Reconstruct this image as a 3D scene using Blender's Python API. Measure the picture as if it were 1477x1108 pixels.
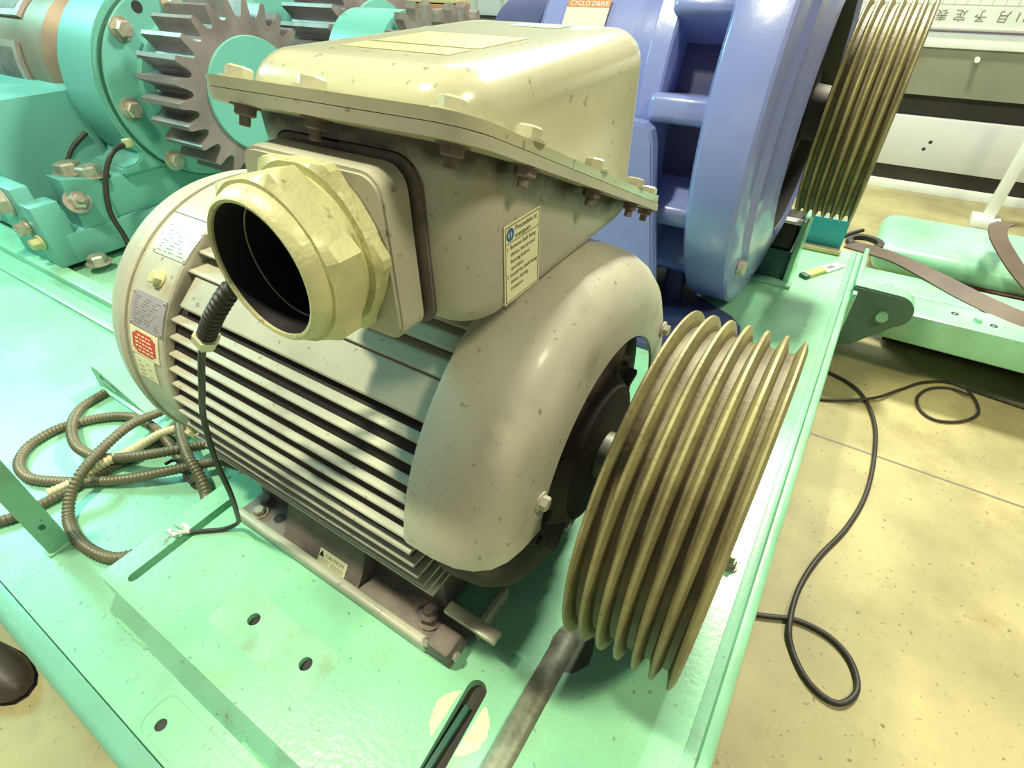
import bpy, bmesh, math, random
from mathutils import Vector, Matrix, geometry
random.seed(7)
pi = math.pi
for o in list(bpy.data.objects):
    bpy.data.objects.remove(o)
SC = bpy.context.scene
COL = SC.collection

# ---------------------------------------------------------------- camera
cam_d = bpy.data.cameras.new('camera')
cam = bpy.data.objects.new('camera', cam_d); COL.objects.link(cam)
R_ = Vector((0.84095196, 0.54107259, -0.00634457)); U_ = Vector((-0.33631046, 0.53181781, 0.77721625)); F_ = Vector((-0.42390456, 0.65146778, -0.6292016))
cam.matrix_world = Matrix(((R_.x, U_.x, -F_.x, 0), (R_.y, U_.y, -F_.y, 0), (R_.z, U_.z, -F_.z, 0.94), (0, 0, 0, 1)))
cam_d.sensor_width = 36.0
cam_d.lens = 764.74 / 1477 * 36.0
cam_d.clip_start = 0.02; cam_d.clip_end = 100
SC.camera = cam

# ---------------------------------------------------------------- light
SC.view_settings.view_transform = 'Standard'; SC.view_settings.look = 'None'
SC.view_settings.exposure = 0.0; SC.view_settings.gamma = 1.0
SC.view_settings.use_curve_mapping = False
w = bpy.data.worlds.new('hall'); SC.world = w; w.use_nodes = True
bg = w.node_tree.nodes['Background']; bg.inputs[0].default_value = (0.93, 0.97, 1.0, 1); bg.inputs[1].default_value = 0.17

def area(name, loc, target, sx, sy, power, col):
    d = bpy.data.lights.new(name, 'AREA'); d.shape = 'RECTANGLE'; d.size = sx; d.size_y = sy
    d.energy = power; d.color = col
    o = bpy.data.objects.new(name, d); COL.objects.link(o); o.location = loc
    o.rotation_euler = (Vector(target) - Vector(loc)).to_track_quat('-Z', 'Y').to_euler()
    return o
area('overhead_area_light', (-0.1, 3.6, 3.4), (-0.3, 0.8, 0), 0.5, 0.5, 250, (1.0, 0.97, 0.76))
area('overhead_area_light', (-1.45, -0.25, 3.6), (-0.8, 0.4, 0), 0.25, 0.25, 135, (1.0, 0.96, 0.66))
area('overhead_area_light', (1.9, 0.3, 3.3), (0.2, 0.7, 0.0), 0.5, 0.5, 75, (1.0, 0.95, 0.62))  # unseen warm lamp added to brighten the hood, pulley and floor
area('added_cyan_light', (-5.6, 0.2, 3.0), (-3.0, 1.0, 0.1), 1.0, 1.0, 190, (0.33, 0.95, 0.86))  # unseen lamp added to tint the left side cyan
area('skylight_panel', (-2.2, 6.5, 4.2), (-0.5, 1.0, 0.5), 5.0, 1.2, 250, (0.95, 0.98, 1.0))

# ---------------------------------------------------------------- materials
def mat(name, base, rough=0.5, metal=0.0, var=0.08, scale=8.0, dirt=0.0, dcol=(0.12, 0.10, 0.07), dscale=3.0, dlo=0.55, bump=0.05, bscale=60.0, coat=0.0, spec=0.5, hue=None, specks=0.0):
    m = bpy.data.materials.new(name); m.use_nodes = True
    nt = m.node_tree; N = nt.nodes; L = nt.links; b = N['Principled BSDF']
    b.inputs['Roughness'].default_value = rough; b.inputs['Metallic'].default_value = metal
    b.inputs['Coat Weight'].default_value = coat; b.inputs['Coat Roughness'].default_value = 0.12
    b.inputs['Specular IOR Level'].default_value = spec
    tc = N.new('ShaderNodeTexCoord'); ge = N.new('ShaderNodeNewGeometry')
    n1 = N.new('ShaderNodeTexNoise'); n1.inputs['Scale'].default_value = scale; n1.inputs['Detail'].default_value = 6
    L.new(ge.outputs['Position'], n1.inputs['Vector'])
    r1 = N.new('ShaderNodeValToRGB'); L.new(n1.outputs['Fac'], r1.inputs['Fac'])
    r1.color_ramp.elements[0].position = 0.3; r1.color_ramp.elements[1].position = 0.7
    c2 = hue or tuple(min(1, c * (1 + var)) for c in base)
    r1.color_ramp.elements[0].color = (*[c * (1 - var) for c in base], 1)
    r1.color_ramp.elements[1].color = (*c2, 1)
    out = r1.outputs['Color']
    if dirt > 0:
        n2 = N.new('ShaderNodeTexNoise'); n2.inputs['Scale'].default_value = dscale; n2.inputs['Detail'].default_value = 9; n2.inputs['Roughness'].default_value = 0.65
        L.new(ge.outputs['Position'], n2.inputs['Vector'])
        r2 = N.new('ShaderNodeValToRGB'); r2.color_ramp.elements[0].position = dlo; r2.color_ramp.elements[1].position = min(1, dlo + 0.16)
        r2.color_ramp.elements[0].color = (0, 0, 0, 1); r2.color_ramp.elements[1].color = (dirt, dirt, dirt, 1)
        L.new(n2.outputs['Fac'], r2.inputs['Fac'])
        mx = N.new('ShaderNodeMix'); mx.data_type = 'RGBA'
        L.new(r2.outputs['Color'], mx.inputs[0]); L.new(out, mx.inputs[6]); mx.inputs[7].default_value = (*dcol, 1)
        out = mx.outputs[2]
    if specks > 0:
        n4 = N.new('ShaderNodeTexNoise'); n4.inputs['Scale'].default_value = 75; n4.inputs['Detail'].default_value = 3
        L.new(ge.outputs['Position'], n4.inputs['Vector'])
        r4 = N.new('ShaderNodeValToRGB'); r4.color_ramp.elements[0].position = 0.66; r4.color_ramp.elements[1].position = 0.72
        r4.color_ramp.elements[0].color = (0, 0, 0, 1); r4.color_ramp.elements[1].color = (specks, specks, specks, 1)
        L.new(n4.outputs['Fac'], r4.inputs['Fac'])
        m4 = N.new('ShaderNodeMix'); m4.data_type = 'RGBA'
        L.new(r4.outputs['Color'], m4.inputs[0]); L.new(out, m4.inputs[6]); m4.inputs[7].default_value = (*[c * 0.5 for c in (dcol if dirt else base)], 1)
        out = m4.outputs[2]
    L.new(out, b.inputs['Base Color'])
    if bump > 0:
        n3 = N.new('ShaderNodeTexNoise'); n3.inputs['Scale'].default_value = bscale; n3.inputs['Detail'].default_value = 4
        L.new(ge.outputs['Position'], n3.inputs['Vector'])
        bp = N.new('ShaderNodeBump'); bp.inputs['Strength'].default_value = bump; bp.inputs['Distance'].default_value = 0.004
        L.new(n3.outputs['Fac'], bp.inputs['Height']); L.new(bp.outputs['Normal'], b.inputs['Normal'])
    return m
MINT = mat('mint_paint', (0.29, 0.66, 0.42), 0.30, var=0.2, scale=4.5, dirt=0.4, dcol=(0.34, 0.42, 0.24), dscale=10, dlo=0.53, bump=0.14, bscale=90, coat=0.35, specks=0.7)
MINTD = mat('mint_paint_worn', (0.25, 0.56, 0.38), 0.4, var=0.12, scale=5, dirt=0.5, dcol=(0.22, 0.26, 0.18), dscale=14, dlo=0.56, bump=0.12, bscale=80, specks=0.6)
TURQ = mat('turquoise_paint', (0.145, 0.42, 0.37), 0.38, var=0.06, scale=3, dirt=0.15, dcol=(0.1, 0.25, 0.2), dscale=7, dlo=0.6, bump=0.04)
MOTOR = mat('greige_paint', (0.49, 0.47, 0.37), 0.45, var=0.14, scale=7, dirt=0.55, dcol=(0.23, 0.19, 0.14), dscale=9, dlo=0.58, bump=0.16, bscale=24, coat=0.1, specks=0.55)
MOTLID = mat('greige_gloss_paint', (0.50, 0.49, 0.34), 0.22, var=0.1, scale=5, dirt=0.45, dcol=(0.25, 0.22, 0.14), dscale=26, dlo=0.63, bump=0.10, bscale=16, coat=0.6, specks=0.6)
MOTD = mat('greige_dark', (0.20, 0.16, 0.14), 0.6, var=0.25, scale=18, dirt=0.5, dcol=(0.05, 0.04, 0.035), dscale=14, dlo=0.50, bump=0.15)  # darker, browner copy of the motor greige
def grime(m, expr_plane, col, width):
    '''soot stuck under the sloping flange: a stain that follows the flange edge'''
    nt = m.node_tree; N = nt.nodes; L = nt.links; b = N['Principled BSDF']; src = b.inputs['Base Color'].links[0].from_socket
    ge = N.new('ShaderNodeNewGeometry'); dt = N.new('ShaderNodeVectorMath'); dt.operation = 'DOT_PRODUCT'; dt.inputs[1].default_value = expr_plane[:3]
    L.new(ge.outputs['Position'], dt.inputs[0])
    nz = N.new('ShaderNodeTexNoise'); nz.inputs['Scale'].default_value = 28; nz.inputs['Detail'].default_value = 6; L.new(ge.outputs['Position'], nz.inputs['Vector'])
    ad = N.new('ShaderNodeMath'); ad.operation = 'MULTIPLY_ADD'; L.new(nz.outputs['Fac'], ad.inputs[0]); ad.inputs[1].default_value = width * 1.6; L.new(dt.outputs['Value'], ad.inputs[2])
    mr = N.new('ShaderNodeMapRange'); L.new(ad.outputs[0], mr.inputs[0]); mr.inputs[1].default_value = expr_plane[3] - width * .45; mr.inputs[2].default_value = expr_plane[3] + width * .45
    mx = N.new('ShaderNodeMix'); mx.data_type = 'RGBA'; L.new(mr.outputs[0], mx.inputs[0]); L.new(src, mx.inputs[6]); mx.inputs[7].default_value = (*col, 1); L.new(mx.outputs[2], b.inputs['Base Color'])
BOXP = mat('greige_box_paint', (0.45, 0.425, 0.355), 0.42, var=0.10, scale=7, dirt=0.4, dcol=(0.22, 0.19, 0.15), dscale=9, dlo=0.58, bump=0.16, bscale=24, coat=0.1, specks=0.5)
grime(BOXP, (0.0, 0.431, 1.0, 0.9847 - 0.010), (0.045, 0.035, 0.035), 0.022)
CORE = mat('core_shade_dust', (0.022, 0.014, 0.014), 0.8, var=0.2, bump=0.1)  # near-black puts the shade between the fins, and brown dust, into the colour
BLACK = mat('black_plastic', (0.012, 0.010, 0.014), 0.55, var=0.1, bump=0.0)
RUBBER = mat('black_rubber_cable', (0.035, 0.032, 0.028), 0.5, var=0.2, scale=20, bump=0.02)
ZINC = mat('zinc_yellow_steel', (0.60, 0.58, 0.32), 0.45, 0.12, var=0.2, scale=14, dirt=0.5, dcol=(0.32, 0.29, 0.14), dscale=110, dlo=0.60, bump=0.2, bscale=160, specks=0.6)
STEEL = mat('bolt_steel', (0.52, 0.48, 0.40), 0.34, 0.6, var=0.2, scale=40, bump=0.08, bscale=120)
BARE = mat('bare_steel', (0.25, 0.27, 0.20), 0.45, 0.35, var=0.35, scale=9, dirt=0.8, dcol=(0.06, 0.055, 0.045), dscale=8, dlo=0.47, bump=0.1)
PULLEY = mat('pulley_cast_iron', (0.29, 0.265, 0.12), 0.5, 0.15, var=0.3, scale=9, dirt=0.55, dcol=(0.15, 0.115, 0.06), dscale=13, dlo=0.50, bump=0.22, bscale=130, specks=0.5)
GEAR = mat('gear_steel', (0.27, 0.22, 0.22), 0.46, 0.3, var=0.16, scale=6, dirt=0.5, dcol=(0.10, 0.075, 0.07), dscale=5, dlo=0.48, bump=0.1)
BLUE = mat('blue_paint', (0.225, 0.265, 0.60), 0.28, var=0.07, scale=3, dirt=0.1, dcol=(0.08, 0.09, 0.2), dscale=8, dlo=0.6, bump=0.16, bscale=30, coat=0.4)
BLUED = mat('blue_paint_shaded', (0.065, 0.07, 0.17), 0.4, var=0.12, scale=5, bump=0.16, bscale=40)  # darker copy of the blue, shadow on lower and inner parts in the colour
CONC = mat('yellowish_concrete', (0.40, 0.355, 0.18), 0.55, var=0.28, scale=3.2, dirt=0.65, dcol=(0.27, 0.23, 0.10), dscale=4.5, dlo=0.53, bump=0.1, bscale=30, specks=0.8)
HOSE = mat('conduit_olive', (0.17, 0.15, 0.095), 0.42, 0.2, var=0.2, scale=9, bump=0.05)
HOSEC = mat('conduit_cream', (0.62, 0.58, 0.36), 0.45, var=0.12, scale=9, bump=0.05)
WHITE = mat('white_paint', (0.86, 0.85, 0.83), 0.4, var=0.03, bump=0.01)
GREYP = mat('grey_panel_paint', (0.52, 0.49, 0.46), 0.5, var=0.05, bump=0.02)
LILAC = mat('pale_panel_paint', (0.66, 0.63, 0.64), 0.5, var=0.03, bump=0.01)
OLIVEG = mat('grey_green_panel', (0.25, 0.25, 0.19), 0.5, var=0.15, scale=2, bump=0.02)
DARKB = mat('dark_metal_and_shade', (0.028, 0.02, 0.016), 0.6, var=0.3, scale=4, bump=0.05)  # dark metal parts, also the painted shadow beneath the outrigger beam
BELT = mat('brown_rubber_belt', (0.115, 0.082, 0.06), 0.6, var=0.18, scale=12, bump=0.1)
CREAM = mat('cream_label', (0.82, 0.80, 0.52), 0.5, var=0.03, bump=0.0)
PLATE = mat('name_plate_metal', (0.58, 0.55, 0.46), 0.35, 0.3, var=0.08, scale=30, bump=0.02)
PLATEL = mat('name_plate_lilac', (0.50, 0.45, 0.50), 0.35, 0.3, var=0.08, scale=30, bump=0.02)
RED = mat('red_print', (0.62, 0.07, 0.04), 0.5, var=0.1, bump=0.0)
INK = mat('black_ink', (0.02, 0.02, 0.02), 0.6, var=0, bump=0.0)
GREYINK = mat('grey_ink', (0.20, 0.17, 0.14), 0.6, var=0, bump=0.0)
BLUEINK = mat('blue_ink', (0.05, 0.15, 0.35), 0.6, var=0, bump=0.0)
ORANGE = mat('rust_orange_print', (0.50, 0.20, 0.06), 0.5, var=0.05, bump=0.0)
CHIP = mat('chipped_cream_primer', (0.74, 0.72, 0.48), 0.6, var=0.2, scale=60, bump=0.1)
RUBBED = mat('rubbed_mint_paint', (0.30, 0.61, 0.39), 0.5, var=0.16, scale=14, dirt=0.5, dcol=(0.27, 0.36, 0.22), dscale=22, dlo=0.5, bump=0.1)
WOOD = mat('pale_wood', (0.65, 0.55, 0.30), 0.6, var=0.15, scale=14, bump=0.1)
YELLOW = mat('yellow_plastic', (0.70, 0.62, 0.18), 0.4, var=0.05, bump=0.0)
LEATHER = mat('dark_shoe_leather', (0.06, 0.045, 0.04), 0.5, var=0.2, bump=0.1)
TEAL = mat('deep_teal_paint', (0.04, 0.36, 0.42), 0.4, var=0.08, bump=0.03)
DGREEN = mat('dark_green_paint', (0.04, 0.13, 0.10), 0.45, var=0.15, bump=0.05)

SHIELD = mat('dark_shield_casting', (0.11, 0.085, 0.075), 0.8, spec=0.15, var=0.3, scale=14, dirt=0.4, dcol=(0.03, 0.025, 0.025), dscale=10, bump=0.15)  # end shield and its ribs, much darker than the motor paint
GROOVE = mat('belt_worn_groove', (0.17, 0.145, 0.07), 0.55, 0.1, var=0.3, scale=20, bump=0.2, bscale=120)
PINKST = mat('pinkish_worn_steel', (0.46, 0.40, 0.37), 0.4, 0.3, var=0.2, scale=12, bump=0.08)
FAINT = mat('faint_lid_sticker', (0.60, 0.57, 0.33), 0.3, var=0.1, bump=0.02, coat=0.4)
DRUM = mat('brown_grey_steel', (0.27, 0.215, 0.16), 0.45, 0.2, var=0.2, scale=6, bump=0.08)
BEAMP = mat('beam_mint_shaded', (0.19, 0.46, 0.33), 0.3, var=0.12, scale=5, dirt=0.4, dcol=(0.18, 0.26, 0.18), dscale=14, dlo=0.56, bump=0.1, bscale=80, coat=0.4)  # mint darkened in the base colour for the beam's shaded facing
LUGP = mat('grimy_green_paint', (0.09, 0.18, 0.13), 0.5, var=0.15, bump=0.08)

# ---------------------------------------------------------------- helpers
WL = {}
def empty(name, loc, label, cat, group=None):
    o = bpy.data.objects.new(name, None); COL.objects.link(o); o.location = loc
    o.empty_display_size = 0.05
    WL[o.name] = Vector(loc); o['label'] = label; o['category'] = cat
    if group: o['group'] = group
    return o
def link(name, me, m, parent=None, loc=None, rot=None, label=None):
    """mesh in world coordinates (or local, placed at world loc)"""
    o = bpy.data.objects.new(name, me); COL.objects.link(o)
    if m is not None and not me.materials: me.materials.append(m)
    wl = Vector(loc) if loc is not None else Vector((0, 0, 0))
    WL[o.name] = wl
    if parent is not None:
        o.parent = parent; o.location = wl - WL[parent.name]
    else: o.location = wl
    if rot is not None: o.rotation_mode = 'QUATERNION'; o.rotation_quaternion = rot
    if label: o['label'] = label
    return o
def origin(o):
    """move a top-level mesh's origin to its base centre"""
    me = o.data; xs = [v.co.x for v in me.vertices]; ys = [v.co.y for v in me.vertices]; zs = [v.co.z for v in me.vertices]
    c = Vector(((min(xs) + max(xs)) / 2, (min(ys) + max(ys)) / 2, min(zs)))
    me.transform(Matrix.Translation(-c)); o.location = o.location + c; WL[o.name] = o.location.copy()
    return o
def tag(o, label, cat, group=None):
    o['label'] = label; o['category'] = cat
    if group: o['group'] = group
    return o
def fin(bm, name='m', smooth=35):
    me = bpy.data.meshes.new(name)
    bmesh.ops.recalc_face_normals(bm, faces=bm.faces)
    if smooth:
        for f in bm.faces: f.smooth = True
        a = math.radians(smooth)
        for e in bm.edges:
            if len(e.link_faces) == 2 and e.calc_face_angle(0) > a: e.smooth = False
    bm.to_mesh(me); bm.free(); return me
def B(bm, x0, x1, y0, y1, z0, z1, bev=0.0, seg=2, M=None):
    t = bmesh.new()
    vs = [t.verts.new((x, y, z)) for x in (x0, x1) for y in (y0, y1) for z in (z0, z1)]
    for f in ((0, 1, 3, 2), (4, 6, 7, 5), (0, 4, 5, 1), (2, 3, 7, 6), (0, 2, 6, 4), (1, 5, 7, 3)): t.faces.new([vs[i] for i in f])
    if bev > 0: bmesh.ops.bevel(t, geom=list(t.edges), offset=bev, segments=seg, profile=0.5, affect='EDGES')
    if M: bmesh.ops.transform(t, matrix=M, verts=t.verts)
    me = bpy.data.meshes.new('t'); t.to_mesh(me); t.free(); bm.from_mesh(me); bpy.data.meshes.remove(me)
def box(x0, x1, y0, y1, z0, z1, bev=0.0, seg=2, M=None, smooth=35):
    bm = bmesh.new(); B(bm, x0, x1, y0, y1, z0, z1, bev, seg, M); return fin(bm, smooth=smooth)
AX = {'X': lambda a, r, t: (a, r * math.cos(t), r * math.sin(t)), 'Y': lambda a, r, t: (r * math.cos(t), a, r * math.sin(t)), 'Z': lambda a, r, t: (r * math.cos(t), r * math.sin(t), a)}
def L_(bm, prof, axis, c, n=64, t0=0.0, t1=2 * pi, closed=True):
    """lathe: prof = [(a, r)], c = centre offset (3D)"""
    full = abs(t1 - t0 - 2 * pi) < 1e-6; f = AX[axis]; rings = []
    cnt = n if full else n + 1
    for k in range(cnt):
        t = t0 + (t1 - t0) * k / n
        rings.append([bm.verts.new(tuple(p + q for p, q in zip(f(a, r, t), c))) for a, r in prof])
    m = len(prof)
    for k in range(n if full else n):
        A, D = rings[k], rings[(k + 1) % cnt]
        for i in range(m if closed else m - 1):
            j = (i + 1) % m
            if prof[i][1] < 1e-7 and prof[j][1] < 1e-7: continue
            try: bm.faces.new((A[i], A[j], D[j], D[i]))
            except ValueError: pass
    if not full and closed:
        bm.faces.new(rings[0]); bm.faces.new(rings[-1][::-1])
    bmesh.ops.remove_doubles(bm, verts=[v for r in rings for v in r], dist=1e-6)
def lathe(prof, axis, c, n=64, t0=0.0, t1=2 * pi, closed=True, smooth=35):
    bm = bmesh.new(); L_(bm, prof, axis, c, n, t0, t1, closed); return fin(bm, smooth=smooth)
def solid(prof):  # close a profile to the axis
    return [(prof[0][0], 0.0)] + prof + [(prof[-1][0], 0.0)]
def P_(bm, outer, holes, a0, a1, plane='Z'):
    """extruded polygon with holes; 2D coords: Z->(x,y) X->(y,z) Y->(x,z)"""
    def v3(p, a): return (p[0], p[1], a) if plane == 'Z' else ((a, p[0], p[1]) if plane == 'X' else (p[0], a, p[1]))
    loops = [outer] + list(holes)
    flat = [p for l in loops for p in l]
    tris = geometry.tessellate_polygon([[Vector((p[0], p[1], 0)) for p in l] for l in loops])
    lo = [bm.verts.new(v3(p, a0)) for p in flat]; hi = [bm.verts.new(v3(p, a1)) for p in flat]
    for t in tris:
        try: bm.faces.new([hi[i] for i in t]); bm.faces.new([lo[i] for i in t][::-1])
        except ValueError: pass
    s = 0
    for l in loops:
        n = len(l)
        for i in range(n):
            j = (i + 1) % n
            bm.faces.new((lo[s + i], lo[s + j], hi[s + j], hi[s + i]))
        s += n
def prism(outer, a0, a1, plane='Z', holes=(), smooth=30, bev=0):
    bm = bmesh.new(); P_(bm, outer, holes, a0, a1, plane)
    if bev: 
        bmesh.ops.dissolve_limit(bm, angle_limit=0.01, verts=bm.verts, edges=bm.edges)
        bmesh.ops.bevel(bm, geom=[e for e in bm.edges if len(e.link_faces) == 2 and e.calc_face_angle(0) > 0.9], offset=bev, segments=2, affect='EDGES')
    return fin(bm, smooth=smooth)
def circ(cx, cy, r, n=20, t0=0, t1=2 * pi):
    full = abs(t1 - t0 - 2 * pi) < 1e-6
    return [(cx + r * math.cos(t0 + (t1 - t0) * k / (n if full else n - 1)), cy + r * math.sin(t0 + (t1 - t0) * k / (n if full else n - 1))) for k in range(n)]
def slot(x0, y0, x1, y1, r, n=10):
    a = math.atan2(y1 - y0, x1 - x0)
    return circ(x1, y1, r, n, a - pi / 2, a + pi / 2) + circ(x0, y0, r, n, a + pi / 2, a + 3 * pi / 2)
def rrect(x0, x1, y0, y1, r, n=6):
    return circ(x1 - r, y1 - r, r, n, 0, pi / 2) + circ(x0 + r, y1 - r, r, n, pi / 2, pi) + circ(x0 + r, y0 + r, r, n, pi, 1.5 * pi) + circ(x1 - r, y0 + r, r, n, 1.5 * pi, 2 * pi)
def smoothpath(pts, step):
    """Catmull-Rom resample"""
    P = [Vector(p) for p in pts]; P = [2 * P[0] - P[1]] + P + [2 * P[-1] - P[-2]]; out = []
    for i in range(1, len(P) - 2):
        a, b, c, d = P[i - 1:i + 3]; n = max(2, int((c - b).length / step))
        for k in range(n):
            t = k / n
            out.append(0.5 * ((2 * b) + (c - a) * t + (2 * a - 5 * b + 4 * c - d) * t * t + (3 * b - a - 3 * c + d) * t ** 3))
    out.append(P[-2]); return out
def tube(pts, r, step=0.01, n=10, ribs=0.0, pitch=0.007, flat=None):
    path = smoothpath(pts, step); bm = bmesh.new(); rings = []; s = 0; up = Vector((0, 0, 1))
    for i, p in enumerate(path):
        t = (path[min(i + 1, len(path) - 1)] - path[max(i - 1, 0)]).normalized()
        if i: s += (p - path[i - 1]).length
        side = t.cross(up)
        if side.length < 0.15: side = t.cross(Vector((0, 1, 0)))
        side.normalize(); nn = side.cross(t).normalized()
        rr = r * (1 + ribs * math.sin(2 * pi * s / pitch)) if ribs else r
        rings.append([bm.verts.new(p + (side * math.cos(2 * pi * k / n) + nn * math.sin(2 * pi * k / n)) * rr) for k in range(n)])
    for A, D in zip(rings, rings[1:]):
        for k in range(n): bm.faces.new((A[k], A[(k + 1) % n], D[(k + 1) % n], D[k]))
    bm.faces.new(rings[0][::-1]); bm.faces.new(rings[-1])
    return fin(bm, smooth=70)
def ribbon(pts, wid, th, wdir):
    """flat strap: pts centreline, wdir list of width directions"""
    path = smoothpath(pts, 0.03); bm = bmesh.new(); rings = []
    for i, p in enumerate(path):
        t = (path[min(i + 1, len(path) - 1)] - path[max(i - 1, 0)]).normalized()
        f = i / (len(path) - 1); wv = Vector(wdir[0]).lerp(Vector(wdir[1]), f); wv = (wv - t * wv.dot(t)).normalized(); nn = t.cross(wv).normalized()
        rings.append([bm.verts.new(p + wv * a * wid / 2 + nn * b * th / 2) for a, b in ((-1, -1), (1, -1), (1, 1), (-1, 1))])
    for A, D in zip(rings, rings[1:]):
        for k in range(4): bm.faces.new((A[k], A[(k + 1) % 4], D[(k + 1) % 4], D[k]))
    bm.faces.new(rings[0][::-1]); bm.faces.new(rings[-1]); return fin(bm, smooth=40)
def bolt_mesh(r, h, washer=0.0, stud=0.0, spring=False):
    bm = bmesh.new(); z = 0
    if washer: L_(bm, solid([(0, r * 1.35), (washer, r * 1.35)]), 'Z', (0, 0, 0), 20); z = washer
    if spring: L_(bm, solid([(z, r * 1.1), (z + washer, r * 1.1)]), 'Z', (0, 0, 0), 18); z += washer * 1.25
    L_(bm, [(z, 0), (z, r), (z + h * .82, r), (z + h, r * .80), (z + h, 0)], 'Z', (0, 0, 0), 6)
    if stud: L_(bm, solid([(z + h, r * .5), (z + h + stud * .9, r * .5), (z + h + stud, r * .42)]), 'Z', (0, 0, 0), 12)
    return fin(bm, 'bolt', smooth=25)
def bolt(parent, me, m, pos, d, name='bolt', spin=0.0, label=None):
    q = Vector((0, 0, 1)).rotation_difference(Vector(d).normalized()) @ Matrix.Rotation(spin, 4, 'Z').to_quaternion()
    return link(name, me, m, parent, loc=pos, rot=q, label=label)
def text(s, size, o, xd, yd, m, parent, name='lettering', space=1.0, spacing=1.0, align='LEFT'):
    c = bpy.data.curves.new('txt', 'FONT'); c.body = s; c.size = size; c.align_x = align; c.space_line = space; c.space_character = spacing
    c.resolution_u = 2
    t = bpy.data.objects.new('txt', c); COL.objects.link(t); bpy.context.view_layer.update()
    me = bpy.data.meshes.new_from_object(t.evaluated_get(bpy.context.evaluated_depsgraph_get()))
    bpy.data.objects.remove(t); bpy.data.curves.remove(c)
    X = Vector(xd).normalized(); Y = Vector(yd).normalized(); Z = X.cross(Y)
    me.transform(Matrix(((X.x, Y.x, Z.x, o[0]), (X.y, Y.y, Z.y, o[1]), (X.z, Y.z, Z.z, o[2]), (0, 0, 0, 1))))
    me.materials.clear(); return link(name, me, m, parent)
def cpatch(R, x0, x1, a0, a1, th, yc, zc, n=8):
    """patch on the motor's round surface; a = degrees up from the -Y side"""
    prof = [(x0, R), (x1, R), (x1, R + th), (x0, R + th)]
    return lathe(prof, 'X', (0, yc, zc), n, pi - math.radians(a1), pi - math.radians(a0))

# ---------------------------------------------------------------- setting
FZ = -0.35
f = link('floor', box(-9, 7, -3, 9, FZ - 0.06, FZ, 0), CONC); origin(f); f['kind'] = 'structure'
j = link('floor_joint', box(0.1, 6.9, 1.655, 1.663, FZ, FZ + 0.0006), GREYINK, f)
wl = link('wall_back', box(-9, 7, 6.9, 7.1, FZ, 4.5), GREYP); origin(wl); wl['kind'] = 'structure'
w2 = link('wall_left', box(-9.2, -9, -3, 7.1, FZ, 4.5), GREYP); origin(w2); w2['kind'] = 'structure'

# ---------------------------------------------------------------- the skid (base frame)
YF, XR = 0.040, 0.083
sk = empty('machine_skid', (-1.5, 1.2, FZ), 'mint green steel base frame carrying the motor, gearbox and gears', 'machine base')
link('lower_deck', box(-4.6, XR, -0.072, 2.42, -0.05, -0.03), MINTD, sk)
holes = [slot(-0.935, 0.286, -0.934, 0.075, 0.0105), slot(-0.249, 0.268, -0.236, -0.02 + 0.075, 0.017),
         circ(-0.662, 0.147, 0.0115), circ(-0.520, 0.145, 0.0115)]
link('motor_base_plate', prism([(-0.997, YF), (XR, YF), (XR, 2.42), (-0.80, 2.42), (-0.80, 0.95), (-0.997, 0.95)], -0.03, 0.0, 'Z', holes), MINT, sk)
link('plate_shade_bevel', prism([(YF, -0.0005), (0.0125, -0.0295), (YF, -0.0295)], -0.93, XR, 'X'), MINTD, sk)  # sloped strip added to make the dark band of the plate's shadow
# weld along the front edge of the plate
random.seed(3)
for nm, x0, x1, y in (('weld_bead', -0.90, -0.80, 0.013), ('weld_bead', -0.52, -0.40, 0.014)):
    bm = bmesh.new(); x = x0
    while x < x1:
        bmesh.ops.create_icosphere(bm, subdivisions=1, radius=0.004 + random.random() * 0.0015, matrix=Matrix.Translation((x, y + random.uniform(-.001, .001), -0.030))); x += 0.0035
    link(nm, fin(bm), MINT, sk)
# front and right channel beams with rounded top flange
def beam_prof(a, b, zt, zb, r=0.014):
    return circ(b - r, zt - r, r, 6, 0, pi / 2) + circ(a + r * .5, zt - r * .5, r * .5, 4, pi / 2, pi) + [(a, zb), (b, zb)]
bm = bmesh.new(); P_(bm, [(y, z) for y, z in [(-0.112 + 0.014 - 0.014 * math.cos(t), -0.042 + 0.014 * math.sin(t)) for t in [k * pi / 12 for k in range(7)]] + [(-0.074, -0.028), (-0.072, -0.036), (-0.072, -0.30), (-0.112, -0.30)]], [], -4.6, 0.10, 'X')
link('front_beam', fin(bm), BEAMP, sk)
link('side_beam', prism([(0.085, -0.30), (0.085, -0.012), (0.089, -0.006)] + [(0.096 + 0.013 * math.sin(t), -0.019 + 0.013 * math.cos(t)) for t in [k * pi / 12 for k in range(7)]] + [(0.109, -0.30)], -0.112, 2.44, 'Y'), MINT, sk)
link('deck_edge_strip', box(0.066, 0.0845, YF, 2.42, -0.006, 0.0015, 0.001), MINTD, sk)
link('beam_web', box(-4.6, 0.08, 2.38, 2.42, -0.30, -0.05), MINTD, sk)
link('beam_web', box(-1.6, -1.56, -0.07, 2.38, -0.30, -0.05), MINTD, sk)
link('skid_foot', box(-1.2, 0.05, 0.9, 1.0, FZ, -0.05), DGREEN, sk)
link('skid_foot', box(-4.3, -2.2, 0.9, 1.0, FZ, -0.05), DGREEN, sk)
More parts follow.
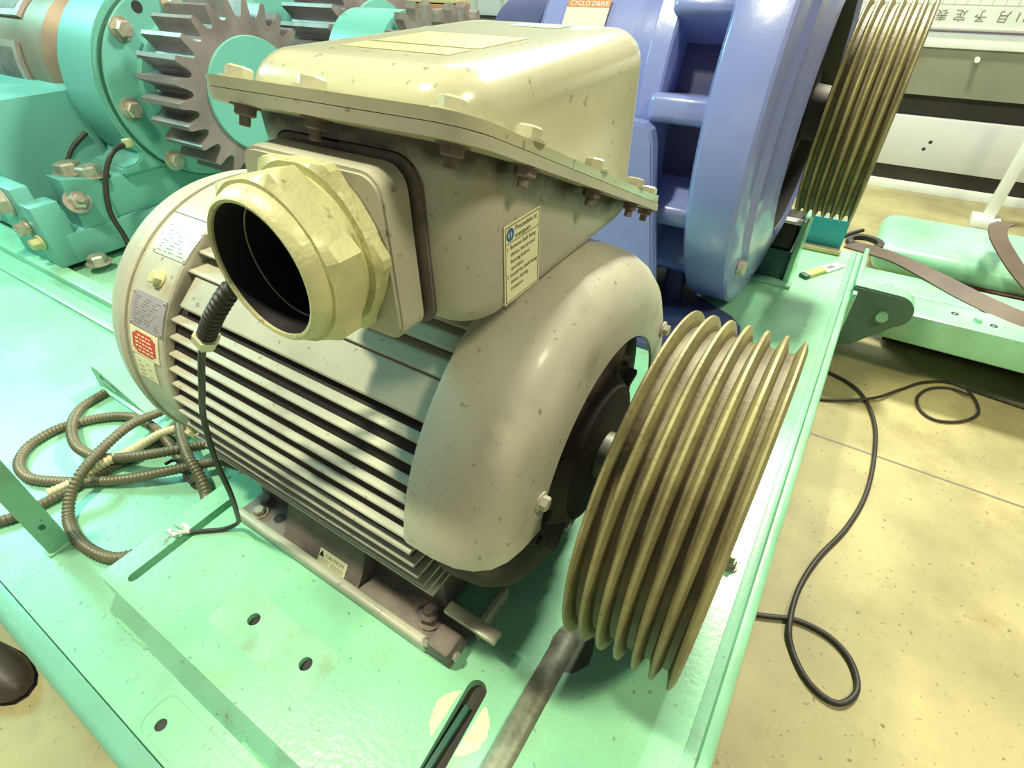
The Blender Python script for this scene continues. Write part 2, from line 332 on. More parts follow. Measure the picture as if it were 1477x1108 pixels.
# small raised plate in the front channel, with its hole and pocket
ph = [circ(-0.655, -0.042, 0.0095)]
link('anchor_plate', prism([(-0.702, -0.070), (-0.702, 0.012), (-0.20, 0.012), (-0.20, -0.070)], -0.03, -0.0235, 'Z', ph, bev=0.0006), MINT, sk)
link('plate_seam', prism(rrect(-0.690, -0.21, -0.066, -0.002, 0.02), -0.0236, -0.0228, 'Z', [rrect(-0.6875, -0.2125, -0.0635, -0.0045, 0.0185), ]), MINTD, sk)
link('bolt_hole', lathe([(-0.06, 0.0), (-0.06, 0.0112), (-0.031, 0.0112), (-0.031, 0.0)], 'Z', (-0.662, 0.147, 0), 16, closed=False), BLACK, sk)
link('bolt_hole', lathe([(-0.06, 0.0), (-0.06, 0.0112), (-0.031, 0.0112), (-0.031, 0.0)], 'Z', (-0.520, 0.145, 0), 16, closed=False), BLACK, sk)
for hx in (-0.662, -0.520):
    link('bolt_hole', lathe([(-0.0125, 0.0), (-0.0120, 0.0114)], 'Z', (hx, 0.147 if hx < -0.6 else 0.145, 0), 16, closed=False), BLACK, sk)
link('bolt_hole', lathe([(-0.0275, 0.0), (-0.0270, 0.0094)], 'Z', (-0.655, -0.042, 0), 16, closed=False), BLACK, sk)
link('slot_lining', box(-0.268, -0.215, 0.03, 0.288, -0.0299, -0.022), DARKB, sk)
link('bolt_hole', lathe([(-0.0219, 0.0), (-0.0215, 0.012)], 'Z', (-0.244, 0.20, 0), 16, closed=False), BLACK, sk)
link('slot_bar', box(-0.256, -0.246, 0.03, 0.245, -0.022, -0.010, 0.002), DGREEN, sk)
link('slot_lining', box(-0.95, -0.92, 0.06, 0.30, -0.0299, -0.026), DGREEN, sk)
# worn paint marks
random.seed(5)
def blotch(cx, cy, rx, ry, n=46, j=0.10):
    return [(cx + rx * math.cos(t) * (1 + random.uniform(-j, j)), cy + ry * math.sin(t) * (1 + random.uniform(-j, j))) for t in [2 * pi * k / n for k in range(n)]]
cp = blotch(-0.2445, 0.2165, 0.048, 0.046, 60, 0.04)
L2 = [p for p in cp if p[0] < -0.265]; Rr = [p for p in cp if p[0] > -0.229]
for part_ in (L2, Rr):
    part_.sort(key=lambda p: math.atan2(p[1] - 0.2165, (p[0] + 0.2445)) % (2 * pi) if part_ is L2 else math.atan2(p[1] - 0.2165, p[0] + 0.2445))
    link('chipped_paint', prism(part_, 0.0, 0.0006, 'Z'), CHIP, sk)
link('rubbed_paint', prism([p for p in rrect(-0.735, -0.475, 0.100, 0.185, 0.01)], 0.0, 0.0004, 'Z', [circ(-0.662, 0.147, 0.0125), circ(-0.520, 0.145, 0.0125)]), RUBBED, sk)
# guide bar running to the pulley
gb = bmesh.new(); P_(gb, [(-0.184, 0), (-0.183, 0.006), (-0.176, 0.010), (-0.162, 0.0115), (-0.150, 0.009), (-0.144, 0.004), (-0.142, 0)], [], 0.03, 0.43, 'Y')
link('guide_bar', fin(gb, smooth=50), BARE, sk, label='bare steel guide bar, oily at the pulley end')
random.seed(8)
link('oil_stain', prism(blotch(-0.150, 0.415, 0.038, 0.045, 26, 0.06), 0.0, 0.0004, 'Z'), mat('oily_stain', (0.10, 0.13, 0.09), 0.4, var=0.3, scale=30, bump=0.05), sk)
# upright flat bar at the far-left front, with gusset plate
link('upright_bar', box(-1.176, -1.158, 0.010, 0.052, -0.03, 0.42, 0.002), MINTD, sk)
link('bar_weld', box(-1.180, -1.152, 0.006, 0.056, -0.03, -0.024, 0.003), MINT, sk)
bolt(sk, bolt_mesh(0.006, 0.004), DGREEN, (-1.158, 0.030, 0.045), (1, 0, 0))
# rail under the gear stand
link('side_rail', box(-4.4, -1.30, 0.60, 0.655, -0.03, 0.0, 0.004), MINT, sk)
link('side_rail', box(-4.4, -1.30, 0.52, 0.545, -0.03, -0.018, 0.004), MINT, sk)
# bracket lug left of the motor
link('slotted_lug', prism([(-1.665, -0.03), (-1.645, 0.050), (-1.610, 0.055), (-1.40, -0.022), (-1.40, -0.03)], 0.355, 0.47, 'Y', [slot(-1.605, 0.022, -1.565, 0.000, 0.0105, 8)]), MINTD, sk)
link('lug_slot', prism(slot(-1.605, 0.022, -1.565, 0.000, 0.0104, 8), 0.359, 0.365, 'Y'), INK, sk)
link('lug_foot', box(-1.64, -1.24, 0.345, 0.46, -0.03, -0.022, 0.003), MINT, sk)
# bolt beside the pulley and one on the far deck
zb = bolt_mesh(0.0125, 0.013, 0.004, stud=0.014)
bolt(sk, zb, BARE, (0.0365, 0.724, 0.0), (0, 0, 1), spin=0.3)
# outrigger lug on the right side
lug = circ(0.247, -0.035, 0.060, 12, -1.15, 1.45) + [(0.108, 0.028), (0.108, -0.22), (0.17, -0.20)]
link('outrigger_lug', prism(lug, 2.05, 2.115, 'Y', bev=0.004), LUGP, sk)
link('lug_edge', prism(circ(0.247, -0.033, 0.060, 12, -0.4, 1.55) + [(0.108, 0.030), (0.108, 0.020)] + circ(0.247, -0.033, 0.054, 12, -0.4, 1.45)[::-1], 2.056, 2.113, 'Y'), MINT, sk)
link('lug_plate', box(0.109, 0.124, 2.02, 2.46, -0.25, 0.012, 0.003), MINT, sk)

og = empty('outrigger_beam', (0.7, 2.26, FZ), 'long pale green steel outrigger beam pinned to the deck edge on the right', 'steel beam')
link('under_beam_shade', box(0.30, 1.7, 2.40, 2.56, -0.33, -0.18), DARKB, og)  # dark box added in place of the beam's shadow on the floor
link('beam_box', box(0.126, 1.9, 2.12, 2.285, -0.175, -0.06, 0.012), MINT, og)
link('beam_flange', box(0.126, 1.9, 2.29, 2.46, -0.10, -0.064, 0.005), MINT, og)
link('hinge_pin', lathe(solid([(2.035, 0.0185), (2.30, 0.0185)]), 'Y', (0.224, 0, -0.058), 18), MINTD, og)
bolt(og, bolt_mesh(0.012, 0.012, 0.002), MINT, (0.505, 2.19, -0.060), (0, 0, 1))
for hx, hy in ((0.44, 2.21), (0.552, 2.185)):
    link('bolt_hole', lathe([(0, 0), (0.0006, 0.012)], 'Z', (hx, hy, -0.0602), 14, closed=False), INK, og)
link('jack_foot', box(1.75, 1.88, 2.14, 2.27, FZ, -0.17, 0.004), DGREEN, og)

# ---------------------------------------------------------------- the motor
YC, ZC = 0.575, 0.314
def cy(a, R, x): t = math.radians(a); return (x, YC - R * math.cos(t), ZC + R * math.sin(t))
def cn(a): t = math.radians(a); return (0, -math.cos(t), math.sin(t))
mo = empty('electric_motor', (-0.62, YC, 0.0), 'large greige cooling-finned electric motor on the mint base, terminal box on top', 'motor')
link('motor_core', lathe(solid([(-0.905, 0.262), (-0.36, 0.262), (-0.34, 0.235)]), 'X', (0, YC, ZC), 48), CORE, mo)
# cooling fins: horizontal plates on both flanks
zs = [0.4645, 0.4375, 0.410, 0.384, 0.356, 0.3275, 0.2975, 0.2635, 0.231, 0.198, 0.173, 0.150]
ty = [0.3285, 0.314, 0.301, 0.2905, 0.284, 0.276, 0.274, 0.276, 0.279, 0.286, 0.292, 0.300]
zs += [0.530, 0.553, 0.574, 0.592]; ty += [0.386, 0.414, 0.440, 0.470]
for i, z in enumerate(zs):
    tip = YC - ty[i]
    for s in (-1, 1):
        ri = 0.12 if z < 0.5 else 0.04
        prof = [(0, -0.0032), (tip - ri - 0.004, -0.0032), (tip - ri - 0.001, -0.002), (tip - ri, 0), (tip - ri - 0.001, 0.002), (tip - ri - 0.004, 0.0032), (0, 0.0032)]
        pr = [(YC + s * (ri + u), z + v) for u, v in prof]
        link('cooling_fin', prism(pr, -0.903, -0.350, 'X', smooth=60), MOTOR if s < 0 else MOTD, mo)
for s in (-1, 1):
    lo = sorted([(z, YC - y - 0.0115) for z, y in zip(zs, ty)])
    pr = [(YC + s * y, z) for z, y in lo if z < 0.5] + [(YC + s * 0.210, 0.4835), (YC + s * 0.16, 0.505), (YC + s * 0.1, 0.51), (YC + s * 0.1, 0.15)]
    link('fin_gap_fill', prism(pr, -0.90, -0.362, 'X', smooth=20), CORE, mo)  # dark filler added in the fin gaps to carry their shade
# sloping shoulder panels
for s in (-1, 1):
    pr = [(YC + s * p, z) for p, z in ((0.2275, 0.4845), (0.2300, 0.4868), (0.2295, 0.4905), (0.188, 0.524), (0.150, 0.524), (0.150, 0.515), (0.184, 0.515), (0.222, 0.4845))]
    link('shoulder_panel', prism(pr, -0.882, -0.352, 'X', smooth=20), MOTOR, mo)
# raised label patch on the shoulder panel (unreadable small print)
# fan end ring, cowl cap
link('fan_ring', lathe([(-1.014, 0.292), (-1.014, 0.298), (-0.903, 0.298), (-0.900, 0.295), (-0.900, 0.235), (-0.93, 0.235)], 'X', (0, YC, ZC), 96), MOTOR, mo)
link('fan_cowl', lathe([(-1.016, 0.23), (-1.016, 0.302), (-1.030, 0.304), (-1.038, 0.300), (-1.060, 0.298), (-1.085, 0.290), (-1.108, 0.270), (-1.122, 0.240), (-1.127, 0.20), (-1.128, 0.0), (-1.016, 0.0)], 'X', (0, YC, ZC), 96, closed=False, smooth=25), MOTOR, mo)
for a in (66.5,):
    link('ring_joint', cpatch(0.2981, -1.012, -0.903, a - 0.25, a + 0.25, 0.0006, YC, ZC, 1), GREYINK, mo)
fb = bolt_mesh(0.0125, 0.011, 0.003)
for a in (43, -20, 100, 137, 200):
    bolt(mo, fb, ZINC, cy(a, 0.298, -0.943), cn(a))
def plate(a0, a1, x0, x1, m, name='name_plate', label=None, rivets=True, lines=0):
    o = link(name, cpatch(0.2984, x0, x1, a0, a1, 0.0012, YC, ZC), m, mo, label=label)
    if rivets:
        rv = bolt_mesh(0.0028, 0.0015)
        for ax in (x0 + .004, x1 - .004):
            for aa in (a0 + .9, a1 - .9): bolt(o, rv, STEEL, cy(aa, 0.2996, ax), cn(aa), 'rivet')
    random.seed(int(a0 * 10)); 
    if lines:
        bm = bmesh.new()
        for k in range(lines):
            a = a1 - 2.0 - (a1 - a0 - 3.4) * k / max(1, lines - 1); x = x0 + 0.010
            while x < x1 - 0.02:
                ln = random.uniform(0.006, 0.018)
                L_(bm, [(x, 0.29965), (min(x + ln, x1 - .008), 0.29965), (min(x + ln, x1 - .008), 0.2999), (x, 0.2999)], 'X', (0, YC, ZC), 1, pi - math.radians(a + .14), pi - math.radians(a - .14))
                x += ln + random.uniform(0.003, 0.02)
        link('small_print', fin(bm), GREYINK, o)
    return o
plate(50.5, 62.5, -0.993, -0.897, PLATE, lines=8, label='square cream metal name plate with fine print')
plate(24.8, 37.0, -1.001, -0.902, PLATEL, lines=10, label='lilac-grey metal name plate with fine print')
st = plate(14.6, 24.2, -1.002, -0.914, CREAM, 'warning_sticker', rivets=False, label='cream sticker with a red printed hexagon')
bm = bmesh.new()
for k in range(12):
    f = (k + .5) / 12 * 2 - 1; hw = 0.036 * min(1.0, 1.6 - abs(f) * 1.0) ; aa = 19.4 + f * 3.9
    L_(bm, [(-0.958 - hw, 0.2997), (-0.958 + hw, 0.2997), (-0.958 + hw, 0.30), (-0.958 - hw, 0.30)], 'X', (0, YC, ZC), 1, pi - math.radians(aa + .33), pi - math.radians(aa - .33))
link('red_hexagon', fin(bm), RED, st)
bm = bmesh.new(); random.seed(11)
for k in range(5):
    aa = 16.7 + k * 1.35; x = -0.985 + (0.008 if k in (0, 4) else 0)
    while x < -0.935:
        ln = random.uniform(.004, .012); L_(bm, [(x, 0.30015), (x + ln, 0.30015), (x + ln, 0.3003), (x, 0.3003)], 'X', (0, YC, ZC), 1, pi - math.radians(aa + .25), pi - math.radians(aa - .25)); x += ln + .004
link('small_print', fin(bm), CREAM, st)
plate(5.5, 14.0, -0.998, -0.935, CREAM, lines=4, rivets=False, label='small cream sticker below the red one')

# drive end: end shield, bearing cap and the rounded rain hood
DX = -0.335
link('end_shield', lathe(solid([(-0.350, 0.262), (DX, 0.275), (-0.318, 0.275), (-0.280, 0.268), (-0.258, 0.255), (-0.246, 0.235), (-0.240, 0.20), (-0.238, 0.14), (-0.218, 0.125), (-0.205, 0.115), (-0.200, 0.05)]), 'X', (0, YC, ZC), 64), SHIELD, mo)
for k in range(8):
    a = k * 45 + 12; M = Matrix.Translation((0, YC, ZC)) @ Matrix.Rotation(math.radians(a), 4, 'X')
    link('shield_rib', box(-0.26, -0.222, 0.120, 0.188, -0.007, 0.007, 0.004, M=M), SHIELD, mo)
    t = math.radians(a + 18); bolt(mo, bolt_mesh(0.010, 0.009, 0.002), MOTOR if k % 2 else SHIELD, (-0.239, YC + 0.168 * math.cos(t), ZC + 0.168 * math.sin(t)), (1, 0, 0))
hp = [(-0.338, 0.304), (-0.338, 0.316), (-0.330, 0.3185), (-0.290, 0.3185), (-0.258, 0.314), (-0.236, 0.304), (-0.220, 0.289), (-0.210, 0.268), (-0.205, 0.240), (-0.203, 0.199), (-0.207, 0.197), (-0.209, 0.238), (-0.214, 0.265), (-0.224, 0.284), (-0.240, 0.298), (-0.262, 0.308)]
link('rain_hood', lathe(hp, 'X', (0, YC, ZC), 96, math.radians(8), math.radians(172), smooth=50), MOTOR, mo)
hb = bolt_mesh(0.0105, 0.009, 0.003)
for a, rr in ((24, 0.216), (153, 0.252)):
    bolt(mo, hb, MOTOR, Vector(cy(a, rr, -0.2045)), Vector((1.0, 0, 0)))
link('motor_shaft', lathe(solid([(-0.26, 0.04), (-0.11, 0.04)]), 'X', (0, YC, ZC), 32), BARE, mo)

# feet
for s in (-1, 1):
    def yy(v): return YC + s * v
    X0, X1 = -0.883, -0.306
    a, b = sorted((yy(0.305), yy(0.215)))
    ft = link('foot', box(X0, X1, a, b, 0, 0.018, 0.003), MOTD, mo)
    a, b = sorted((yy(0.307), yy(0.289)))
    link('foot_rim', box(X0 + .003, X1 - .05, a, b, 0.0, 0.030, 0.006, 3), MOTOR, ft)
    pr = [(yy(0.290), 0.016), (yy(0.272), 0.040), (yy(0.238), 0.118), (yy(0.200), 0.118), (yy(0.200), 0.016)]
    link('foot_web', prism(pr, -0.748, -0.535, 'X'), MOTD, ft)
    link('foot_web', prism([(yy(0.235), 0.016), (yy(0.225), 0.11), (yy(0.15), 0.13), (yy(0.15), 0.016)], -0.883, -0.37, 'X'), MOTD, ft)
    fbm = bolt_mesh(0.019, 0.016, 0.004, stud=0.012)
    bolt(ft, fbm, MOTD, (-0.385, yy(0.258), 0.018), (0, 0, 1), 'hold_down_bolt', spin=.3)
    bolt(ft, bolt_mesh(0.013, 0.011, 0.003), STEEL if s < 0 else MOTD, (-0.838, yy(0.275), 0.018), (0, 0, 1), 'hold_down_bolt', spin=.1)
    bolt(ft, bolt_mesh(0.013, 0.011, 0.003), MOTD, (-0.852, yy(0.248), 0.018), (0, 0, 1), 'hold_down_bolt', spin=.5)
    link('foot_hole', lathe([(0, 0), (0.0008, 0.012)], 'Z', (-0.792, yy(0.262), 0.0182), 14, closed=False), INK, ft)
    a, b = sorted((yy(0.307), yy(0.262)))
    link('foot_end_block', box(-0.352, -0.306, a, b, 0.016, 0.048, 0.006), MOTD, ft)
    a, b = sorted((yy(0.300), yy(0.270)))
    bolt(ft, bolt_mesh(0.0085, 0.008), STEEL, (-0.306, yy(0.290), 0.028), (1, 0, 0), 'adjusting_screw')
    bolt(ft, bolt_mesh(0.007, 0.012), STEEL, (-0.349, yy(0.300), 0.036), (-1, 0, 0), 'adjusting_screw')
    if s < 0:
        # caution label on the sloping web
        yd = Vector((0, 0.018, 0.024)).normalized(); o_ = Vector((-0.652, 0.2875, 0.0192))
        nrm = Vector((0, -yd.z, yd.y))
        M = Matrix.Translation(o_) @ Matrix(((1, 0, 0, 0), (0, yd.y, nrm.y, 0), (0, yd.z, nrm.z, 0), (0, 0, 0, 1)))
        cl = link('caution_label', box(0.006, 0.080, 0, 0.0285, 0, 0.001, M=M), CREAM, ft, label='small cream caution label with black lettering')
        p0 = o_ + nrm * 0.0012
        tr = bmesh.new(); v = [tr.verts.new(p0 + Vector((x, 0, 0)) + yd * y) for x, y in ((0.006, 0.013), (0.020, 0.013), (0.013, 0.026))]; tr.faces.new(v)
        link('warning_triangle', fin(tr), INK, cl)
        text('CAUTION', 0.0110, p0 + Vector((0.023, 0, 0)) + yd * 0.015, (1, 0, 0), yd, INK, cl)
        bm = bmesh.new()
        for k in range(3):
            for x, ln in ((0.006, 0.030), (0.040, 0.034)):
                v = [bm.verts.new(p0 + Vector((xx, 0, 0)) + yd * y2) for xx, y2 in ((x, .003 + k * .0032), (x + ln, .003 + k * .0032), (x + ln, .0042 + k * .0032), (x, .0042 + k * .0032))]; bm.faces.new(v)
        link('small_print', fin(bm), GREYINK, cl)
# loose flat steel key sticking out at the drive end
ky = link('steel_key_bar', box(-0.346, -0.243, 0.315, 0.337, 0.076, 0.086, 0.0015), STEEL, mo)
link('jack_bracket', box(-0.300, -0.290, 0.335, 0.43, 0.0, 0.045, 0.002), MOTOR, mo)

# ---------------------------------------------------------------- terminal box (split on a slope)
def zf(y): return 0.9847 - 0.431 * y
BX0, BX1, BY0, BY1 = -0.560, -0.270, 0.350, 0.757
def shell(bm, outline_fn, rings):
    """outline_fn(inset)->[(x,y)]; rings = list of (inset, zfunc)"""
    R = [[bm.verts.new((x, y, z(y))) for x, y in outline_fn(i)] for i, z in rings]
    for A, D in zip(R, R[1:]):
        n = len(A)
        for k in range(n): bm.faces.new((A[k], A[(k + 1) % n], D[(k + 1) % n], D[k]))
    bm.faces.new(R[0][::-1]); bm.faces.new(R[-1])
def bo(i, r=0.055): return rrect(BX0 + i, BX1 - i, BY0 + i, BY1 - i, max(0.012, r - i), 8)
ZB = 0.636; rr_ = 0.030
bm = bmesh.new()
rg = []
for k in range(7):
    a = k / 6 * pi / 2; rg.append((rr_ * (1 - math.sin(a)), (lambda y, a=a: min(zf(y) - 0.008 - 0.001 * (1 - math.sin(a)), ZB + rr_ * (1 - math.cos(a)) * min(1, (zf(y) - .008 - ZB) / rr_)))))
rg.append((0, lambda y: zf(y) - 0.006))
shell(bm, bo, rg)
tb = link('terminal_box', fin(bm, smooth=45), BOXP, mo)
bm = bmesh.new(); ZT = 0.871; rt = 0.038
rg = [(0.0, lambda y: zf(y) + 0.002), (0.001, lambda y: zf(y) + 0.006)]
for k in range(9):
    a = k / 8 * pi / 2
    rg.append((0.002 + rt * (1 - math.cos(a)), (lambda y, a=a: (lambda h: ZT - h + h * math.sin(a))(min(rt, ZT - zf(y) - 0.010)))))
rg.append((0.002 + rt + 0.02, lambda y: ZT + 0.0008)); 
shell(bm, bo, rg)
lid = link('terminal_box_lid', fin(bm, smooth=60), MOTLID, mo)
def fl(z0, z1, grow, m, name, par):
    o1 = rrect(-0.571 + grow, -0.240 - grow, 0.318 + grow, 0.800 - grow, 0.035, 8)
    bm = bmesh.new(); A = [bm.verts.new((x, y, zf(y) + z0)) for x, y in o1]; D = [bm.verts.new((x, y, zf(y) + z1)) for x, y in o1]; n = len(A)
    for k in range(n): bm.faces.new((A[k], A[(k + 1) % n], D[(k + 1) % n], D[k]))
    bm.faces.new(A[::-1]); bm.faces.new(D)
    bmesh.ops.bevel(bm, geom=[e for e in bm.edges if len(e.link_faces) == 2 and e.calc_face_angle(0) > 1.0], offset=0.0022, segments=2, affect='EDGES')
    return link(name, fin(bm, smooth=50), m, par)
fl(-0.0110, -0.0008, 0, MOTOR, 'box_flange', tb)
fl(0.0, 0.0095, 0.001, MOTLID, 'lid_flange', lid)
nf = Vector((0, 0.431, 1)).normalized()
lb = bolt_mesh(0.0125, 0.010, 0.0025); nb = bolt_mesh(0.0105, 0.008, 0.0015, stud=0.009)
for x, y in ((-0.520, 0.335), (-0.420, 0.335), (-0.275, 0.342), (-0.253, 0.415), (-0.253, 0.560), (-0.253, 0.690), (-0.262, 0.780), (-0.558, 0.42), (-0.558, 0.56), (-0.558, 0.69), (-0.46, 0.785), (-0.36, 0.785)):
    bolt(lid, lb, MOTLID, Vector((x, y, zf(y) + 0.0095)), nf, spin=random.random())
    bolt(tb, nb, MOTD, Vector((x, y, zf(y) - 0.0110)), -nf, 'nut', spin=random.random())
# faint lid labels
def quad(pts, th=0.0006):
    bm = bmesh.new(); n = (Vector(pts[1]) - Vector(pts[0])).cross(Vector(pts[2]) - Vector(pts[0])).normalized() * th
    a = [bm.verts.new(p) for p in pts]; b_ = [bm.verts.new(Vector(p) + n) for p in pts]; k = len(pts)
    bm.faces.new(b_); bm.faces.new(a[::-1])
    for i in range(k): bm.faces.new((a[i], a[(i + 1) % k], b_[(i + 1) % k], b_[i]))
    return fin(bm, smooth=0)
zt = 0.8720
for x0, x1, y0, y1 in ((-0.475, -0.340, 0.470, 0.560), (-0.475, -0.340, 0.425, 0.462)):
    s_ = link('lid_label', quad([(x0, y0, zt), (x1, y0, zt), (x1, y1, zt), (x0, y1, zt)], 0.0005), FAINT, lid)
link('lid_label', quad([(-0.43, 0.66, zt), (-0.36, 0.66, zt), (-0.36, 0.69, zt), (-0.43, 0.69, zt)], 0.0005), RUBBED, lid, label='small grey-green label on the far part of the lid')
# transport label on the side facing the pulley
lx = BX1 + 0.0006; ly0, ly1, lz0, lz1 = 0.401, 0.469, 0.6535, 0.7395
tl = link('transport_label', quad([(lx, ly0, lz0), (lx, ly1, lz0), (lx, ly1, lz1), (lx, ly0, lz1)], 0.0008), CREAM, tb, label='cream label reading Precaution at transport')
lx += 0.001
def strip(y0, y1, z0, z1, m, name): return link(name, quad([(lx, y0, z0), (lx, y1, z0), (lx, y1, z1), (lx, y0, z1)], 0.0002), m, tl)
for a in ((ly0 + .002, ly1 - .002, lz1 - .0026, lz1 - .002), (ly0 + .002, ly1 - .002, lz0 + .002, lz0 + .0026), (ly0 + .002, ly1 - .002, lz1 - .0195, lz1 - .019), (ly0 + .002, ly0 + .0026, lz0 + .002, lz1 - .002), (ly1 - .0026, ly1 - .002, lz0 + .002, lz1 - .002)): strip(*a, INK, 'border_line')
link('lifting_symbol', lathe([(lx, 0.0038), (lx + .0003, 0.0038), (lx + .0003, 0.0068), (lx, 0.0068)], 'X', (0, ly0 + .0105, lz1 - .0108), 24), BLUEINK, tl)
link('lifting_symbol', box(lx, lx + .0004, ly0 + .0095, ly0 + .0115, lz1 - .016, lz1 - .0055), BLUEINK, tl)
text('Precaution at\ntransport', 0.0076, (lx + .0003, ly0 + .0195, lz1 - .0095), (0, 1, 0), (0, 0, 1), INK, tl)
text('1. Remove shaft fixing\n    device, but protect\n    bearing before\n    operation.\n2. Install the shaft fixing\n    device during\n    transport.', 0.0062, (lx + .0003, ly0 + .004, lz1 - .0265), (0, 1, 0), (0, 0, 1), INK, tl, space=1.22)
# gland plate
gp = link('gland_plate', prism(rrect(-0.510, -0.328, 0.638, 0.803, 0.022, 6), 0.308, 0.344, 'Y', bev=0.003), MOTOR, tb)
link('gland_spacer', prism(rrect(-0.505, -0.335, 0.645, 0.797, 0.022, 6), 0.344, 0.348, 'Y'), DARKB, tb)
link('gland_spacer', prism(rrect(-0.514, -0.318, 0.638, 0.809, 0.028, 6), 0.348, 0.354, 'Y', bev=0.002), MOTD, tb)
# cable gland
GX, GZ = -0.411, 0.727
cg = link('cable_gland', lathe([(0.232, 0.0605), (0.231, 0.0635), (0.234, 0.0670), (0.246, 0.0715), (0.252, 0.0715), (0.252, 0.072), (0.309, 0.070), (0.309, 0.056), (0.262, 0.056), (0.262, 0.0605)], 'Y', (GX, 0, GZ), 72), ZINC, mo, label='yellowish zinc-plated cable gland, open and empty')
def hexring(R, ri, y0, y1, spin, ch):
    bm = bmesh.new(); n = 72; rings = []
    for y, cut in ((y0, 1), (y0 + ch, 0), (y1 - ch, 0), (y1, 1)):
        ring = []
        for k in range(n):
            t = 2 * pi * k / n; u = (t - spin) % (pi / 3) - pi / 6; hx = R * math.cos(pi / 6) / math.cos(u)
            rr = min(hx, R * math.cos(pi / 6) * (1.012 if cut else 9)); ring.append(bm.verts.new((GX + rr * math.cos(t), y, GZ + rr * math.sin(t))))
        rings.append(ring)
    for y in (y1, y0): rings.append([bm.verts.new((GX + ri * math.cos(2 * pi * k / n), y, GZ + ri * math.sin(2 * pi * k / n))) for k in range(n)])
    for i in range(len(rings)):
        A, D = rings[i], rings[(i + 1) % len(rings)]
        for k in range(n): bm.faces.new((A[k], A[(k + 1) % n], D[(k + 1) % n], D[k]))
    return fin(bm, smooth=18)
link('hex_body', hexring(0.086, 0.070, 0.247, 0.284, 0.25, 0.006), ZINC, cg)
link('lock_nut', hexring(0.090, 0.069, 0.291, 0.307, 0.05, 0.003), ZINC, cg)
link('gland_bore', lathe([(0.2345, 0.0597), (0.262, 0.0592), (0.263, 0.055), (0.304, 0.054), (0.304, 0.0)], 'Y', (GX, 0, GZ), 64, closed=False), BLACK, cg)
link('seal_ring', lathe([(0.262, 0.0592), (0.262, 0.0572), (0.264, 0.0572), (0.264, 0.0592)], 'Y', (GX, 0, GZ), 64), ZINC, cg)

# thin sensor cable leaving through a corrugated sleeve
link('sensor_gland', tube([(-0.500, 0.315, 0.690), (-0.530, 0.270, 0.665), (-0.56, 0.252, 0.630), (-0.595, 0.247, 0.590)], 0.0098, 0.0012, 14, 0.2, 0.0085), RUBBER, mo, label='short black corrugated sleeve')
d_ = Vector((-0.6, 0, -0.75)).normalized()
q_ = bolt_mesh(0.0155, 0.018)
bolt(mo, q_, CREAM, Vector((-0.597, 0.247, 0.588)), d_, 'sleeve_nut')
bolt(mo, bolt_mesh(0.011, 0.010), ZINC, Vector((-0.607, 0.247, 0.574)), d_, 'sleeve_nut')
sc = link('sensor_cable', tube([(-0.600, 0.247, 0.585), (-0.632, 0.246, 0.545), (-0.668, 0.243, 0.48), (-0.716, 0.243, 0.397), (-0.745, 0.240, 0.29), (-0.765, 0.243, 0.19), (-0.810, 0.250, 0.085), (-0.850, 0.255, 0.025), (-0.880, 0.235, 0.006), (-0.915, 0.207, 0.006), (-0.93, 0.192, 0.007)], 0.0046, 0.01, 8), RUBBER, mo, label='thin black cable hanging in front of the fins')
for k, (dx, dy) in enumerate(((-0.05, -0.005), (-0.045, -0.025), (-0.028, -0.04), (-0.02, -0.045))):
    link('bare_wire', tube([(-0.925, 0.195, 0.008), (-0.93 + dx * .5, 0.19 + dy * .5, 0.013 + 0.002 * k), (-0.93 + dx, 0.19 + dy, 0.006)], 0.0012, 0.006, 5), PLATE, sc)
for x, y in ((-0.948, 0.196), (-0.957, 0.172)):
    link('cable_tie', box(x - 0.014, x + 0.014, y - 0.004, y + 0.004, 0.004, 0.012, 0.002, M=None), WHITE, sc)

# ---------------------------------------------------------------- pulleys
def groove_prof(x0, R, n=6, pitch=0.0243, depth=0.021):
    pr = []; x = x0
    pr.append((x0 - 0.0035, R - 0.006)); pr.append((x0 - 0.001, R))
    for k in range(n):
        a = x0 + k * pitch
        pr += [(a + 0.0018, R), (a + 0.0026, R - 0.0012), (a + 0.0058, R - 0.0125), (a + 0.0080, R - depth), (a + 0.0163, R - depth), (a + pitch - 0.0058, R - 0.0125), (a + pitch - 0.0026, R - 0.0012), (a + pitch - 0.0018, R)]
    e = x0 + n * pitch
    pr += [(e + 0.0010, R), (e + 0.0050, R - 0.010)]
    return pr, e + 0.005
def pulley(name, yc, zc, R, label):
    p = empty(name, (-0.06, yc, zc - R), label, 'pulley')
    pr, xe = groove_prof(-0.1335, R)
    prof = pr + [(xe, R - 0.040), (xe - 0.030, R - 0.046), (xe - 0.034, R - .05), (-0.07, 0.075), (-0.07, 0.045)]
    back = [(-0.10, 0.045), (-0.10, 0.09), (-0.095, R - .05), (-0.125, R - 0.045), (-0.137, R - 0.040)]
    rim = link('grooved_rim', lathe(prof + back, 'X', (0, yc, zc), 160, smooth=24), PULLEY, p)
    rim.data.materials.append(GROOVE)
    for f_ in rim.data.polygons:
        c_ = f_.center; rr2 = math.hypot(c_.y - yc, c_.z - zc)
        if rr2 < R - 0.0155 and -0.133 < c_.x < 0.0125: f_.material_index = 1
    hb = link('hub_bush', lathe([(-0.12, 0.035), (-0.12, 0.085), (-0.02, 0.08), (-0.02, 0.035)], 'X', (0, yc, zc), 40), BARE, p)
    for k in range(3):
        a = k * 2.094 + .4; bolt(hb, bolt_mesh(0.008, 0.006), STEEL, (-0.02, yc + .06 * math.cos(a), zc + .06 * math.sin(a)), (1, 0, 0))
    return p
pulley('grooved_pulley', YC, ZC, 0.2575, 'olive cast-iron six-groove pulley in front, on the motor shaft')

